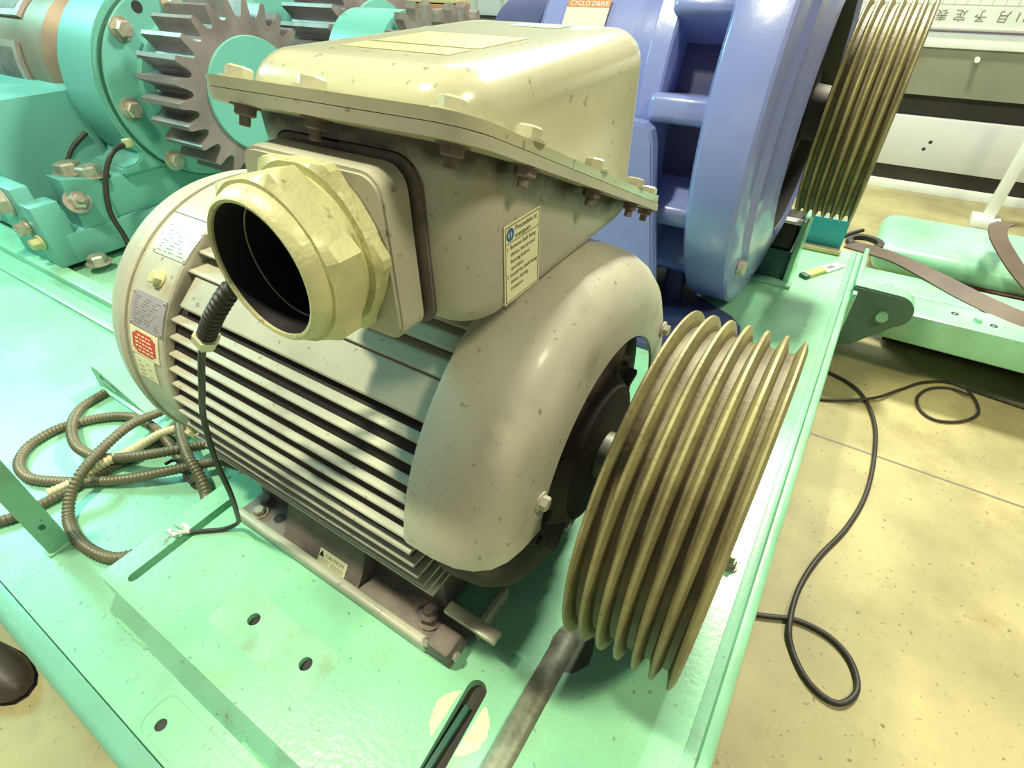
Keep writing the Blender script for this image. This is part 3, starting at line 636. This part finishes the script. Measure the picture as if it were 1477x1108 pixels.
# ---------------------------------------------------------------- gearbox
GY, GZc = 1.91, 0.576
pulley('grooved_pulley', GY, GZc, 0.280, 'six-groove pulley on the blue gearbox, upper right, dark at the bottom')
g = empty('gear_reducer', (-0.55, GY, 0.0), 'big blue cycloidal gear reducer standing behind the motor', 'gearbox')
link('input_housing', lathe([(-0.352, 0.30), (-0.352, 0.560), (-0.343, 0.576), (-0.335, 0.580), (-0.230, 0.580), (-0.222, 0.574), (-0.212, 0.545), (-0.210, 0.500), (-0.196, 0.480), (-0.190, 0.420), (-0.180, 0.400), (-0.170, 0.352), (-0.180, 0.335), (-0.225, 0.310), (-0.24, 0.12), (-0.24, 0.05)], 'X', (0, GY, GZc), 128, smooth=28), BLUE, g)
link('dark_recess', lathe([(-0.182, 0.332), (-0.224, 0.308), (-0.238, 0.12)], 'X', (0, GY, GZc), 96, closed=False), DARKB, g)
link('bearing_hub', lathe(solid([(-0.237, 0.12), (-0.20, 0.115), (-0.195, 0.075), (-0.15, 0.07)]), 'X', (0, GY, GZc), 48), MOTD, g)
link('input_shaft', lathe(solid([(-0.17, 0.035), (-0.01, 0.035)]), 'X', (0, GY, GZc), 24), BARE, g)
link('drain_plug', lathe(solid([(-0.21, 0.022), (-0.195, 0.022), (-0.19, 0.018)]), 'X', (0, GY - 0.40, GZc - 0.33), 16), PLATE, g)
# middle barrel with ribs and windows
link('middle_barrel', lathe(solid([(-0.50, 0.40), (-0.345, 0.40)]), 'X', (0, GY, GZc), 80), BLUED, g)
for a in (180, 205, 232, 262, 292, 150, 120, 95):
    M = Matrix.Translation((0, GY, GZc)) @ Matrix.Rotation(math.radians(-a + 180 - 8), 4, 'X')
    link('casing_rib', box(-0.50, -0.335, -0.535, -0.36, -0.032, 0.032, 0.018, 3, M=M), BLUE, g)
link('middle_flange', lathe([(-0.535, 0.30), (-0.535, 0.505), (-0.530, 0.512), (-0.485, 0.512), (-0.480, 0.505), (-0.480, 0.30)], 'X', (0, GY, GZc), 96), BLUE, g)
link('rear_barrel', lathe(solid([(-0.93, 0.34), (-0.925, 0.385), (-0.90, 0.41), (-0.535, 0.43)]), 'X', (0, GY, GZc), 96), BLUE, g)
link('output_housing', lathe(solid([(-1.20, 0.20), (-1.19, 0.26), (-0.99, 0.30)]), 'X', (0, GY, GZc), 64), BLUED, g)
link('output_shaft', lathe(solid([(-2.05, 0.06), (-1.15, 0.06)]), 'X', (0, GY, GZc), 32), BARE, g)
# gearbox label on the barrel
t0, t1 = math.radians(220), math.radians(226)
def gpatch(x0, x1, a0, a1, m, name, R=0.4245, th=0.001, par=g):
    return link(name, lathe([(x0, R), (x1, R), (x1, R + th), (x0, R + th)], 'X', (0, GY, GZc), 6, pi - math.radians(a1), pi - math.radians(a0)), m, par)
gl = gpatch(-0.83, -0.705, 29.0, 39.5, CREAM, 'maker_label', 0.427); gl['label'] = 'cream label with a rust-brown band and white lettering'
ob = gpatch(-0.83, -0.705, 36.4, 39.5, ORANGE, 'label_band', 0.4281, 0.0005, gl)
am = math.radians(36.9); od = Vector((0, -math.cos(am), math.sin(am))); ud = Vector((0, math.sin(am), math.cos(am)))
text('CYCLO DRIVE', 0.0178, Vector((-0.823, GY, GZc)) + od * 0.4292, (1, 0, 0), ud, WHITE, gl, spacing=1.02)
# gearbox feet
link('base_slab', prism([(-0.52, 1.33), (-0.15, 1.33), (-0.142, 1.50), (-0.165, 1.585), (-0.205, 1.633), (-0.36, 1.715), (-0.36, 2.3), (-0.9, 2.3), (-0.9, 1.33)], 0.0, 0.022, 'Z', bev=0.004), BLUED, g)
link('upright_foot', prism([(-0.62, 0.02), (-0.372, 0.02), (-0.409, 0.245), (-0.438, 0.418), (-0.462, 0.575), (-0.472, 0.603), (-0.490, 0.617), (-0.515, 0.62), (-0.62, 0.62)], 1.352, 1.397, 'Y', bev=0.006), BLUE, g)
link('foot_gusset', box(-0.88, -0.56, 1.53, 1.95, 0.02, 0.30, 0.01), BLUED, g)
bolt(g, bolt_mesh(0.030, 0.025, 0.006), PLATE, (-0.415, 1.66, 0.245), (0.0, -0.2, 1), label='pale bolt head in the dark casing window')
link('bolt_boss', lathe(solid([(0.02, 0.034), (0.244, 0.034)]), 'Z', (-0.415, 1.66, 0), 24), BLUED, g)
# support stand under the pulley shaft end
s = empty('support_bracket', (-0.17, 2.05, 0.0), 'dark steel support block with a pale green channel beside the gearbox foot', 'bracket')
link('lower_block', box(-0.225, -0.118, 2.00, 2.16, 0.0, 0.118, 0.003), DGREEN, s)
link('upper_block', box(-0.205, -0.125, 2.00, 2.16, 0.122, 0.215, 0.012), DARKB, s)
link('side_channel', box(-0.117, -0.098, 1.985, 2.20, 0.0, 0.235, 0.003), MINT, s)
link('weld_plate', box(-0.24, -0.085, 1.955, 2.0, 0.0, 0.012, 0.003), MINTD, s)
link('top_clip', box(-0.225, -0.11, 1.99, 2.03, 0.217, 0.228, 0.003), WHITE, s)
link('belt_guard_panel', box(-0.16, 0.022, 2.385, 2.40, 0.0, 0.125, 0.002), TEAL, sk)
link('deck_end_timber', box(-0.15, 0.03, 2.345, 2.38, 0.0, 0.018, 0.006), WOOD, sk)

# ---------------------------------------------------------------- gear train on the left
def gear(name, x0, x1, yc, zc, R, n, phase, label, hub=True):
    o = empty(name, ((x0 + x1) / 2, yc, zc - R), label, 'gear')
    pts = []; p = 2 * pi / n; rd = R - 0.062
    for k in range(n):
        a = math.radians(phase) + k * p
        for da, r_ in ((-.44, rd), (-.33, rd + .006), (-.24, R - .04), (-.155, R - .014), (-.10, R - .002), (.10, R - .002), (.155, R - .014), (.24, R - .04), (.33, rd + .006), (.44, rd)):
            pts.append((yc - r_ * math.cos(a + da * p), zc + r_ * math.sin(a + da * p)))
    link('toothed_ring', prism(pts, x0, x1, 'X', smooth=25), GEAR, o)
    if hub:
        link('teal_hub', lathe(solid([(x0 - .004, 0.197), (x1 + 0.002, 0.198), (x1 + 0.008, 0.195)]), 'X', (0, yc, zc), 64), TURQ, o)
    return o
gear('spur_gear', -2.325, -2.08, 1.40, 0.521, 0.312, 26, 2.8, 'bare steel spur gear with a turquoise hub, nearest of the gear train')
gear('spur_gear', -2.325, -2.02, 2.05, 0.60, 0.312, 26, 9.0, 'darker steel spur gear partly hidden behind the nearest gear')
# gear stand with bearing housing
b = empty('bearing_stand', (-2.6, 1.35, 0.0), 'turquoise bearing stand carrying the gear shaft at the left', 'bearing housing')
GYc, GZ1 = 1.40, 0.521
def ramp(y0, z0): return (y0, z0)
sp = circ(GYc, GZ1, 0.372, 40, pi * 0.0 - 0.1, pi + 0.55)
sp = [p for p in sp] + [(1.075, 0.305), (1.05, 0.290), (1.0, 0.287), (0.99, 0.255), (1.81, 0.255), (1.78, 0.30)]
link('housing_strap', prism(sp, -2.760, -2.495, 'X', smooth=40, bev=0.008), TURQ, b)
link('seam_gap', lathe(solid([(-2.50, 0.352), (-2.482, 0.352)]), 'X', (0, GYc, GZ1), 72), DGREEN, b)
link('end_cover', lathe(solid([(-2.482, 0.345), (-2.472, 0.347), (-2.466, 0.343)]), 'X', (0, GYc, GZ1), 96), TURQ, b)
link('cover_boss', lathe(solid([(-2.466, 0.235), (-2.44, 0.23)]), 'X', (0, GYc, GZ1), 64), TURQ, b)
cb = bolt_mesh(0.030, 0.030, 0.005)
for y, z in ((1.183, 0.739), (1.105, 0.485), (1.19, 0.275), (1.40, 0.80), (1.62, 0.735)):
    bolt(b, cb, STEEL, (-2.466, y, z), (1, 0, 0), spin=.4)
link('cover_hole', lathe([(-2.4655, 0.0), (-2.4650, 0.020)], 'X', (0, 1.268, 0.80), 18, closed=False), INK, b)
link('gear_shaft', lathe(solid([(-3.2, 0.11), (-2.10, 0.11)]), 'X', (0, GYc, GZ1), 40), BARE, b)
link('pedestal', box(-2.92, -2.515, 0.86, 2.30, 0.11, 0.262, 0.008), TURQ, b)
link('pedestal_base', box(-2.95, -2.495, 0.70, 2.35, 0.0, 0.112, 0.006), TURQ, b)
link('side_wall', prism([(0.69, 0.11), (0.715, 0.53), (2.3, 0.53), (2.3, 0.11)], -2.84, -2.80, 'X'), TURQ, b)
link('side_wall', box(-3.9, -2.84, 0.72, 2.3, 0.0, 0.525, 0.006), TURQ, b)
link('front_block', box(-2.60, -2.50, 0.64, 0.735, 0.0, 0.235, 0.004), TURQ, b)
link('front_block', box(-2.82, -2.60, 0.64, 0.70, 0.0, 0.285, 0.004), TURQ, b)
link('foot_pad', prism([(0.775, 0.112), (0.775, 0.300), (0.90, 0.272), (0.90, 0.112)], -2.62, -2.50, 'X'), TURQ, b)
for x, y, z in ((-2.62, 0.86, 0.285), (-2.555, 0.90, 0.272)):
    bolt(b, bolt_mesh(0.045, 0.036, 0.006), STEEL, (x, y, z), (0, 0, 1), spin=.2)
bolt(b, bolt_mesh(0.034, 0.03, 0.006, stud=0.02), STEEL, (-2.50, 0.795, 0.215), (0.9, 0, 0.45), spin=.2)
bolt(b, bolt_mesh(0.042, 0.04, 0.01), PLATE, (-2.70, 0.638, 0.225), (0, -1, 0), spin=.3)
bolt(b, bolt_mesh(0.042, 0.036, 0.006), PLATE, (-2.70, 0.59, 0.225), (0, -1, 0), spin=.1)
bolt(b, bolt_mesh(0.024, 0.03, 0.01), STEEL, (-2.62, 0.638, 0.14), (0, -1, 0), spin=.5)
bolt(b, bolt_mesh(0.022, 0.03, 0.008), ZINC, (-2.56, 0.638, 0.095), (0, -1, 0), spin=.2)
bolt(b, bolt_mesh(0.034, 0.028, 0.006), STEEL, (-2.43, 0.74, 0.0), (0, 0, 1), spin=.2)
link('grease_fitting', box(-2.466, -2.44, 1.02, 1.05, 0.365, 0.395, 0.004), ZINC, b)
link('grease_hose', tube([(-2.455, 1.03, 0.378), (-2.44, 0.96, 0.36), (-2.44, 0.90, 0.28), (-2.43, 0.86, 0.17), (-2.41, 0.86, 0.07), (-2.40, 0.855, 0.03)], 0.010, 0.01, 8), RUBBER, b)
link('grease_hose', tube([(-2.79, 1.04, 0.375), (-2.80, 0.96, 0.32), (-2.80, 0.88, 0.22), (-2.80, 0.83, 0.14)], 0.009, 0.01, 8), RUBBER, b)
# slotted drum coupling further left
c = empty('slotted_drum', (-3.15, GYc, 0.22), 'brown-grey steel drum with cut-out slots at the far top left', 'drum')
link('drum_neck', lathe(solid([(-3.02, 0.20), (-2.99, 0.25), (-2.90, 0.235), (-2.76, 0.20)]), 'X', (0, GYc, GZ1 + .03), 64, smooth=60), PINKST, c)
link('drum_body', lathe(solid([(-3.62, 0.28), (-3.60, 0.305), (-3.04, 0.30), (-3.01, 0.26)]), 'X', (0, GYc, GZ1 + .03), 80), DRUM, c)
for a0 in (-14, 40, 92):
    fr = []
    for k in range(8): 
        pass
    sl = link('slot_frame', lathe([(-3.58, 0.302), (-3.24, 0.302), (-3.24, 0.318), (-3.58, 0.318)], 'X', (0, GYc, GZ1 + .03), 14, pi - math.radians(a0 + 36), pi - math.radians(a0)), PINKST, c)
    link('slot_recess', lathe([(-3.56, 0.316), (-3.28, 0.316), (-3.28, 0.3195), (-3.56, 0.3195)], 'X', (0, GYc, GZ1 + .03), 12, pi - math.radians(a0 + 31), pi - math.radians(a0 + 5)), MOTD, sl)
# second stand behind, with chain coupling towards the gearbox
b2 = empty('rear_bearing_stand', (-2.6, 2.2, 0.0), 'turquoise stand behind the gears, only its rounded top showing', 'bearing housing')
link('housing_strap', lathe(solid([(-2.76, 0.37), (-2.495, 0.37), (-2.47, 0.34)]), 'X', (0, 2.05, 0.60), 72), TURQ, b2)
link('pedestal', box(-2.92, -2.5, 2.31, 2.6, 0.0, 0.6, 0.01), TURQ, b2)
k_ = empty('chain_coupling', (-1.65, 1.91, 0.35), 'pair of brown toothed chain coupling halves behind the terminal box', 'coupling')
for x0 in (-1.68, -1.50):
    pts = []; n = 18
    for k in range(n):
        a = 2 * pi * k / n
        for da, r_ in ((-.45, .165), (-.3, .175), (-.2, .215), (0, .232), (.2, .215), (.3, .175), (.45, .165)):
            pts.append((GY + r_ * math.cos(a + da * 2 * pi / n), GZc + r_ * math.sin(a + da * 2 * pi / n)))
    link('sprocket', prism(pts, x0, x0 + 0.045, 'X'), MOTD, k_)
link('coupling_hub', lathe(solid([(-2.0, 0.20), (-1.72, 0.20), (-1.72, 0.15), (-1.42, 0.15)]), 'X', (0, GY, GZc), 48), TURQ, k_)

# ---------------------------------------------------------------- corrugated conduits on the deck
def hose(pts, label, m=HOSE, r=0.0115, ribs=0.10):
    o = link('corrugated_conduit', tube(pts, r, 0.0019, 10, ribs, 0.0092), m); origin(o)
    return tag(o, label, 'conduit', 'conduits coiled left of the motor')
z0 = -0.018; z1 = 0.006; z2 = 0.030
hose([(-1.0077, 0.3644, 0.0060), (-1.0614, 0.3460, 0.0060), (-1.1272, 0.2731, 0.0060), (-1.2020, 0.2098, -0.0080), (-1.2870, 0.1534, -0.0180), (-1.3889, 0.0936, -0.0180), (-1.4474, 0.0794, -0.0180), (-1.5050, 0.0932, -0.0180), (-1.5453, 0.1350, -0.0180), (-1.5518, 0.1937, -0.0180), (-1.5310, 0.2381, -0.0180), (-1.4943, 0.2871, -0.0180), (-1.4417, 0.3237, -0.0180), (-1.3746, 0.3373, -0.0180), (-1.2523, 0.3242, -0.0060), (-1.1670, 0.3078, -0.0180), (-1.0824, 0.2961, -0.0180), (-1.0180, 0.2757, -0.0180), (-0.9608, 0.2436, -0.0180)], 'olive corrugated conduit forming the widest loop, nearest the green upright')
hose([(-1.6007, 0.3434, -0.0180), (-1.5874, 0.2746, -0.0180), (-1.5185, 0.2247, -0.0060), (-1.4172, 0.1911, 0.0060), (-1.3451, 0.1925, 0.0060), (-1.2877, 0.2155, 0.0060), (-1.2042, 0.2525, 0.0300), (-1.1522, 0.3068, 0.0300), (-1.1353, 0.3672, 0.0060), (-1.0900, 0.4130, 0.0060)], 'dark smooth conduit bending from the slotted lug to the motor')
hose([(-1.3029, 0.4768, 0.0060), (-1.3424, 0.4110, 0.0060), (-1.3521, 0.3687, 0.0060), (-1.3333, 0.2969, 0.0300), (-1.3089, 0.2181, 0.0300), (-1.2669, 0.1489, 0.0300), (-1.2489, 0.1057, 0.0060), (-1.2116, 0.0730, -0.0180), (-1.1410, 0.0590, -0.0180), (-1.0760, 0.0626, -0.0180), (-1.0284, 0.0775, -0.0180), (-1.0004, 0.1050, -0.0180)], 'olive conduit curling down in front to the corner of the mint plate')
hose([(-1.3609, -0.0394, -0.0180), (-1.3353, -0.0102, -0.0180), (-1.3179, 0.0229, -0.0180), (-1.3073, 0.0752, -0.0180), (-1.2953, 0.1761, -0.0180), (-1.2850, 0.2410, -0.0180), (-1.2756, 0.3090, -0.0180), (-1.3024, 0.3767, -0.0180), (-1.3282, 0.4320, -0.0180)], 'dark conduit lying lowest under the coil, from the left edge')
hose([(-1.3310, 0.0838, -0.0180), (-1.3171, 0.1368, -0.0180), (-1.2883, 0.1966, 0.0060), (-1.2736, 0.2543, 0.0060), (-1.2698, 0.3251, 0.0060), (-1.2354, 0.3708, 0.0060), (-1.1781, 0.3952, 0.0060)], 'pale cream corrugated conduit in the middle of the coil', HOSEC, 0.0115)
hose([(-1.4461, 0.4632, -0.0180), (-1.3011, 0.3902, 0.0020), (-1.1846, 0.3387, 0.0300), (-1.1052, 0.3075, 0.0300), (-1.0485, 0.2930, 0.0060), (-1.0121, 0.2771, -0.0180)], 'short olive conduit dropping steeply beside the motor ring')
link_ = tube([(-1.1657, 0.2736, 0.0020), (-1.1617, 0.2919, 0.0020), (-1.1363, 0.2975, 0.0020), (-1.0922, 0.2775, -0.0060), (-1.0623, 0.2788, -0.0080)], 0.004, 0.006, 6)
wr = origin(link('wire_twist', link_, DARKB)); tag(wr, 'small twist of rusty tie wire between the conduits', 'wire')

# cables on the floor
fz = FZ + 0.007
c1 = origin(link('floor_cable', tube([(0.0293, 2.0729, -0.3430), (0.1783, 2.0436, -0.3430), (0.2640, 1.9833, -0.3430), (0.3220, 1.8439, -0.3430), (0.3404, 1.6761, -0.3430), (0.3356, 1.4659, -0.3430), (0.3021, 1.2948, -0.3430), (0.2485, 1.1404, -0.3430), (0.2213, 1.0146, -0.3430), (0.2185, 0.8994, -0.3350), (0.2357, 0.8455, -0.3430), (0.2719, 0.7947, -0.3430), (0.3116, 0.7717, -0.3430), (0.3463, 0.7739, -0.3430), (0.3703, 0.8042, -0.3430), (0.3758, 0.8436, -0.3430), (0.3533, 0.8923, -0.3430), (0.3047, 0.9228, -0.3430), (0.2340, 0.9244, -0.3430), (0.1711, 0.8968, -0.3430), (0.0680, 0.8501, -0.3430)], 0.0068, 0.012, 8), RUBBER))
tag(c1, 'black cable looping on the floor in the lower right foreground', 'cable')
c2 = origin(link('floor_cable', tube([(0.0720, 1.8333, -0.3430), (0.1746, 1.8749, -0.3430), (0.2997, 1.9468, -0.3310), (0.3917, 2.0834, -0.3430), (0.4581, 2.1747, -0.3430), (0.5359, 2.2289, -0.3430), (0.5974, 2.2137, -0.3330), (0.6971, 2.2103, -0.3430), (0.8554, 2.1905, -0.3430), (1.0012, 2.1722, -0.3430)], 0.0055, 0.012, 8), RUBBER))
tag(c2, 'black cable running right across the floor under the outrigger', 'cable')
c3 = origin(link('floor_cable', tube([(0.6022, 2.2108, -0.3390), (0.6282, 2.1482, -0.3430), (0.6304, 2.0694, -0.3430), (0.5783, 1.9937, -0.3430), (0.5068, 1.9568, -0.3430), (0.4597, 1.9876, -0.3430), (0.4463, 2.0608, -0.3430), (0.4814, 2.1450, -0.3430), (0.5472, 2.1915, -0.3430), (0.6021, 2.1614, -0.3310)], 0.005, 0.01, 8), RUBBER))
tag(c3, 'small round loop of thin black cable beside the outrigger cable', 'cable')

# ---------------------------------------------------------------- right background
tk = empty('low_machine_cover', (0.55, 3.1, FZ), 'rounded pale green machine cover low on the floor beyond the outrigger', 'machine cover')
bm = bmesh.new(); B(bm, 0.165, 1.6, 2.88, 3.42, -0.260, -0.128, 0.064, 6); link('cover_shell', fin(bm, smooth=60), MINT, tk)
link('cover_base', box(0.34, 1.55, 2.94, 3.38, FZ, -0.24, 0.01), DARKB, tk)
link('cover_skirt', box(0.42, 1.5, 2.86, 2.90, -0.30, -0.22, 0.006), mat('dark_red_brown', (0.06, 0.012, 0.01), 0.5), tk)
s1 = origin(link('belt_strap', ribbon([(0.0425, 2.5441, -0.0200), (0.1036, 2.5340, -0.0200), (0.2239, 2.5509, -0.0400), (0.3513, 2.4810, -0.0500), (0.4848, 2.3588, -0.0500), (0.6354, 2.2619, -0.0500), (0.7890, 2.2669, -0.0500)], 0.068, 0.006, [(0.1, 1, 0.1), (0.1, 1, 0.5)]), BELT))
tag(s1, 'long flat brown rubber strap lying from the deck corner across the outrigger', 'strap')
s2 = origin(link('belt_strap', ribbon([(0.6089, 3.1016, -0.0000), (0.5632, 2.9619, 0.0200), (0.5709, 2.8778, 0.0000), (0.6240, 2.7784, -0.0400), (0.6750, 2.6879, -0.0700), (0.7648, 2.5053, -0.1000)], 0.068, 0.006, [(1, 0.3, 0.0), (1, 0.3, 0.0)]), BELT))
tag(s2, 'brown strap folded over the green machine cover at the right edge', 'strap')
hk = origin(link('black_hook', tube([(0.0109, 2.5288, 0.0000), (0.0333, 2.5467, 0.0200), (0.0791, 2.5980, 0.0300)], 0.008, 0.01, 8), DARKB)); tag(hk, 'short black hook end at the far deck corner', 'hook')
rl = origin(link('rubber_ring', lathe([(-0.01, 0.05), (-0.01, 0.075), (0.01, 0.075), (0.01, 0.05)], 'Z', (0.1069, 2.7063, -0.0600), 32), RUBBER)); tag(rl, 'black rubber ring by the far deck corner', 'ring')
# white stand with slanted leg
st = empty('white_stand', (0.70, 4.15, FZ), 'white painted stand leg with a small base plate at the right edge', 'stand')
link('stand_leg', box(0.685, 0.745, 4.13, 4.17, FZ + .02, 0.40, 0.004), WHITE, st)
link('stand_foot', box(0.64, 0.78, 4.08, 4.22, FZ, FZ + .05, 0.004), WHITE, st)
# bench / long machine behind, along the far side
bn = empty('long_white_bench', (0.5, 4.8, FZ), 'long white and grey bench with dark gaps along the far side of the hall', 'bench')
YB = 4.58
link('bottom_rail', box(-1.6, 3.0, YB, YB + .10, FZ, FZ + .062, 0.003), WHITE, bn)
link('dark_gap', box(-1.6, 3.0, YB + .012, YB + .12, FZ + .06, -0.19), DARKB, bn)
lp_ = link('lower_panel', box(-1.6, 3.0, YB, YB + .05, -0.195, 0.108, 0.004), LILAC, bn)
for px_, pz_ in ((0.30, -0.03), (0.28, -0.075)): link('panel_hole', lathe([(YB - .0005, 0), (YB - .0003, 0.011)], 'Y', (px_, 0, pz_), 12, closed=False), INK, lp_)
link('dark_gap', box(-1.6, 3.0, YB + .05, YB + .09, 0.10, 0.235), DARKB, bn)
link('middle_panel', box(-1.6, 3.0, YB, YB + .06, 0.232, 0.49), OLIVEG, bn)
link('top_rail', box(-1.6, 3.0, YB - .02, YB + .06, 0.488, 0.560, 0.004), WHITE, bn)
link('bench_body', box(-1.58, 2.98, YB + .12, YB + .6, FZ, 0.58), GREYP, bn)
for a, bb in ((0.02, 0.0), (0.34, 0.0)): link('small_knob', lathe(solid([(YB - .05, 0.014), (YB, 0.014)]), 'Y', (a, 0, 0.44), 12), WHITE, bn)
bd = empty('schedule_board', (0.5, YB - .02, 0.58), 'white schedule board with upside-down Japanese lettering resting on the bench', 'board')
link('board_panel', box(-1.55, 2.9, YB - .02, YB, 0.580, 1.30, 0.003), WHITE, bd)
link('board_ledge', box(-1.55, 2.9, YB - .035, YB - .02, 0.578, 0.592, 0.002), GREYP, bd)
for ch, x in (('表', 0.075), ('定', 0.165), ('予', 0.262), ('月', 0.368), ('11', 0.45)):
    text(ch, 0.062, (x, YB - .0215, 0.672), (-1, 0, 0), (0, 0, -1), GREYINK, bd, 'board_lettering', align='CENTER')
for k in range(24): link('grid_line', box(-0.55 + k * 0.06, -0.547 + k * 0.06, YB - .0215, YB - .0205, 0.70, 1.05), GREYP, bd)
for k in range(5): link('grid_line', box(-0.55, 0.9, YB - .0215, YB - .0205, 0.70 + k * .07, 0.703 + k * .07), GREYP, bd)
# grey panelled cabinet behind the gears
cb = empty('panelled_cabinet', (-3.4, 4.8, FZ), 'pale grey panelled cabinet against the back, above the terminal box', 'cabinet')
link('cabinet_body', box(-5.6, -1.7, YB + .02, YB + .5, FZ, 0.515), GREYP, cb)
link('top_panel', box(-5.6, -1.7, YB + .04, YB + .5, 0.53, 1.1), LILAC, cb)
link('panel_ledge', box(-5.6, -1.7, YB, YB + .5, 0.512, 0.532), DARKB, cb)
for k in range(12): link('vertical_joint', box(-5.0 + k * 0.275, -4.985 + k * 0.275, YB + .03, YB + .042, 0.532, 1.1), GREYP, cb)
pr_ = empty('stacked_planks', (-3.9, 3.9, FZ), 'yellowish planks stacked on a trestle behind the gears', 'planks')
for k in range(3): link('plank', box(-5.0, -3.1, 3.95 + k * .03, 4.2, 0.56 + k * 0.045, 0.595 + k * 0.045, 0.003, M=None), WOOD if k != 1 else ORANGE, pr_)
link('trestle', box(-4.9, -4.8, 3.98, 4.18, FZ, 0.56), DARKB, pr_); link('trestle', box(-3.5, -3.4, 3.98, 4.18, FZ, 0.56), DARKB, pr_)

# box cutter on the deck
kn = empty('box_cutter', (0.0, 2.16, 0.0), 'pale yellow-handled box cutter lying on the far deck corner', 'knife')
M = Matrix.Translation((-0.062, 2.075, 0.0)) @ Matrix.Rotation(math.atan2(0.19, 0.108), 4, 'Z')
link('handle', box(0.02, 0.115, -0.016, 0.016, 0, 0.014, 0.003, M=M), YELLOW, kn)
link('end_cap', box(0.0, 0.022, -0.017, 0.017, 0, 0.015, 0.003, M=M), DGREEN, kn)
link('blade', box(0.112, 0.215, -0.020, 0.020, 0.001, 0.007, 0.001, M=M), WHITE, kn)
link('blade_print', box(0.14, 0.175, -0.008, 0.010, 0.007, 0.0075, M=M), GREYINK, kn)

# shoe at the lower left
sh = empty('shoe', (-1.27, -0.17, FZ), 'dark brown shoe toe on the floor at the lower left edge', 'shoe')
def shoe(sc, zt, zb, nm, m):
    bm = bmesh.new(); R = []
    for k, (x, wv, h) in enumerate(((0, .001, .02), (.008, .022, .030), (.03, .036, .044), (.07, .046, .056), (.12, .048, .070), (.18, .042, .085), (.24, .036, .098), (.28, .028, .095), (.295, .010, .08))):
        R.append([bm.verts.new((-x, wv * sc * math.cos(t), max(zb, zb + (h * zt) * max(0, math.sin(t))) if math.sin(t) > 0 else zb + 0.0)) for t in [2 * pi * q / 20 for q in range(20)]])
    for A, D in zip(R, R[1:]):
        for q in range(20): bm.faces.new((A[q], A[(q + 1) % 20], D[(q + 1) % 20], D[q]))
    bm.faces.new(R[0]); bm.faces.new(R[-1][::-1]); bmesh.ops.remove_doubles(bm, verts=bm.verts, dist=1e-5)
    bmesh.ops.transform(bm, matrix=Matrix.Translation((-1.185, -0.185, FZ)) @ Matrix.Rotation(0.12, 4, 'Z'), verts=bm.verts)
    return link(nm, fin(bm, smooth=60), m, sh)
shoe(1.0, 1.0, 0.012, 'upper', LEATHER); shoe(1.06, 0.15, 0.0, 'sole', BLACK)
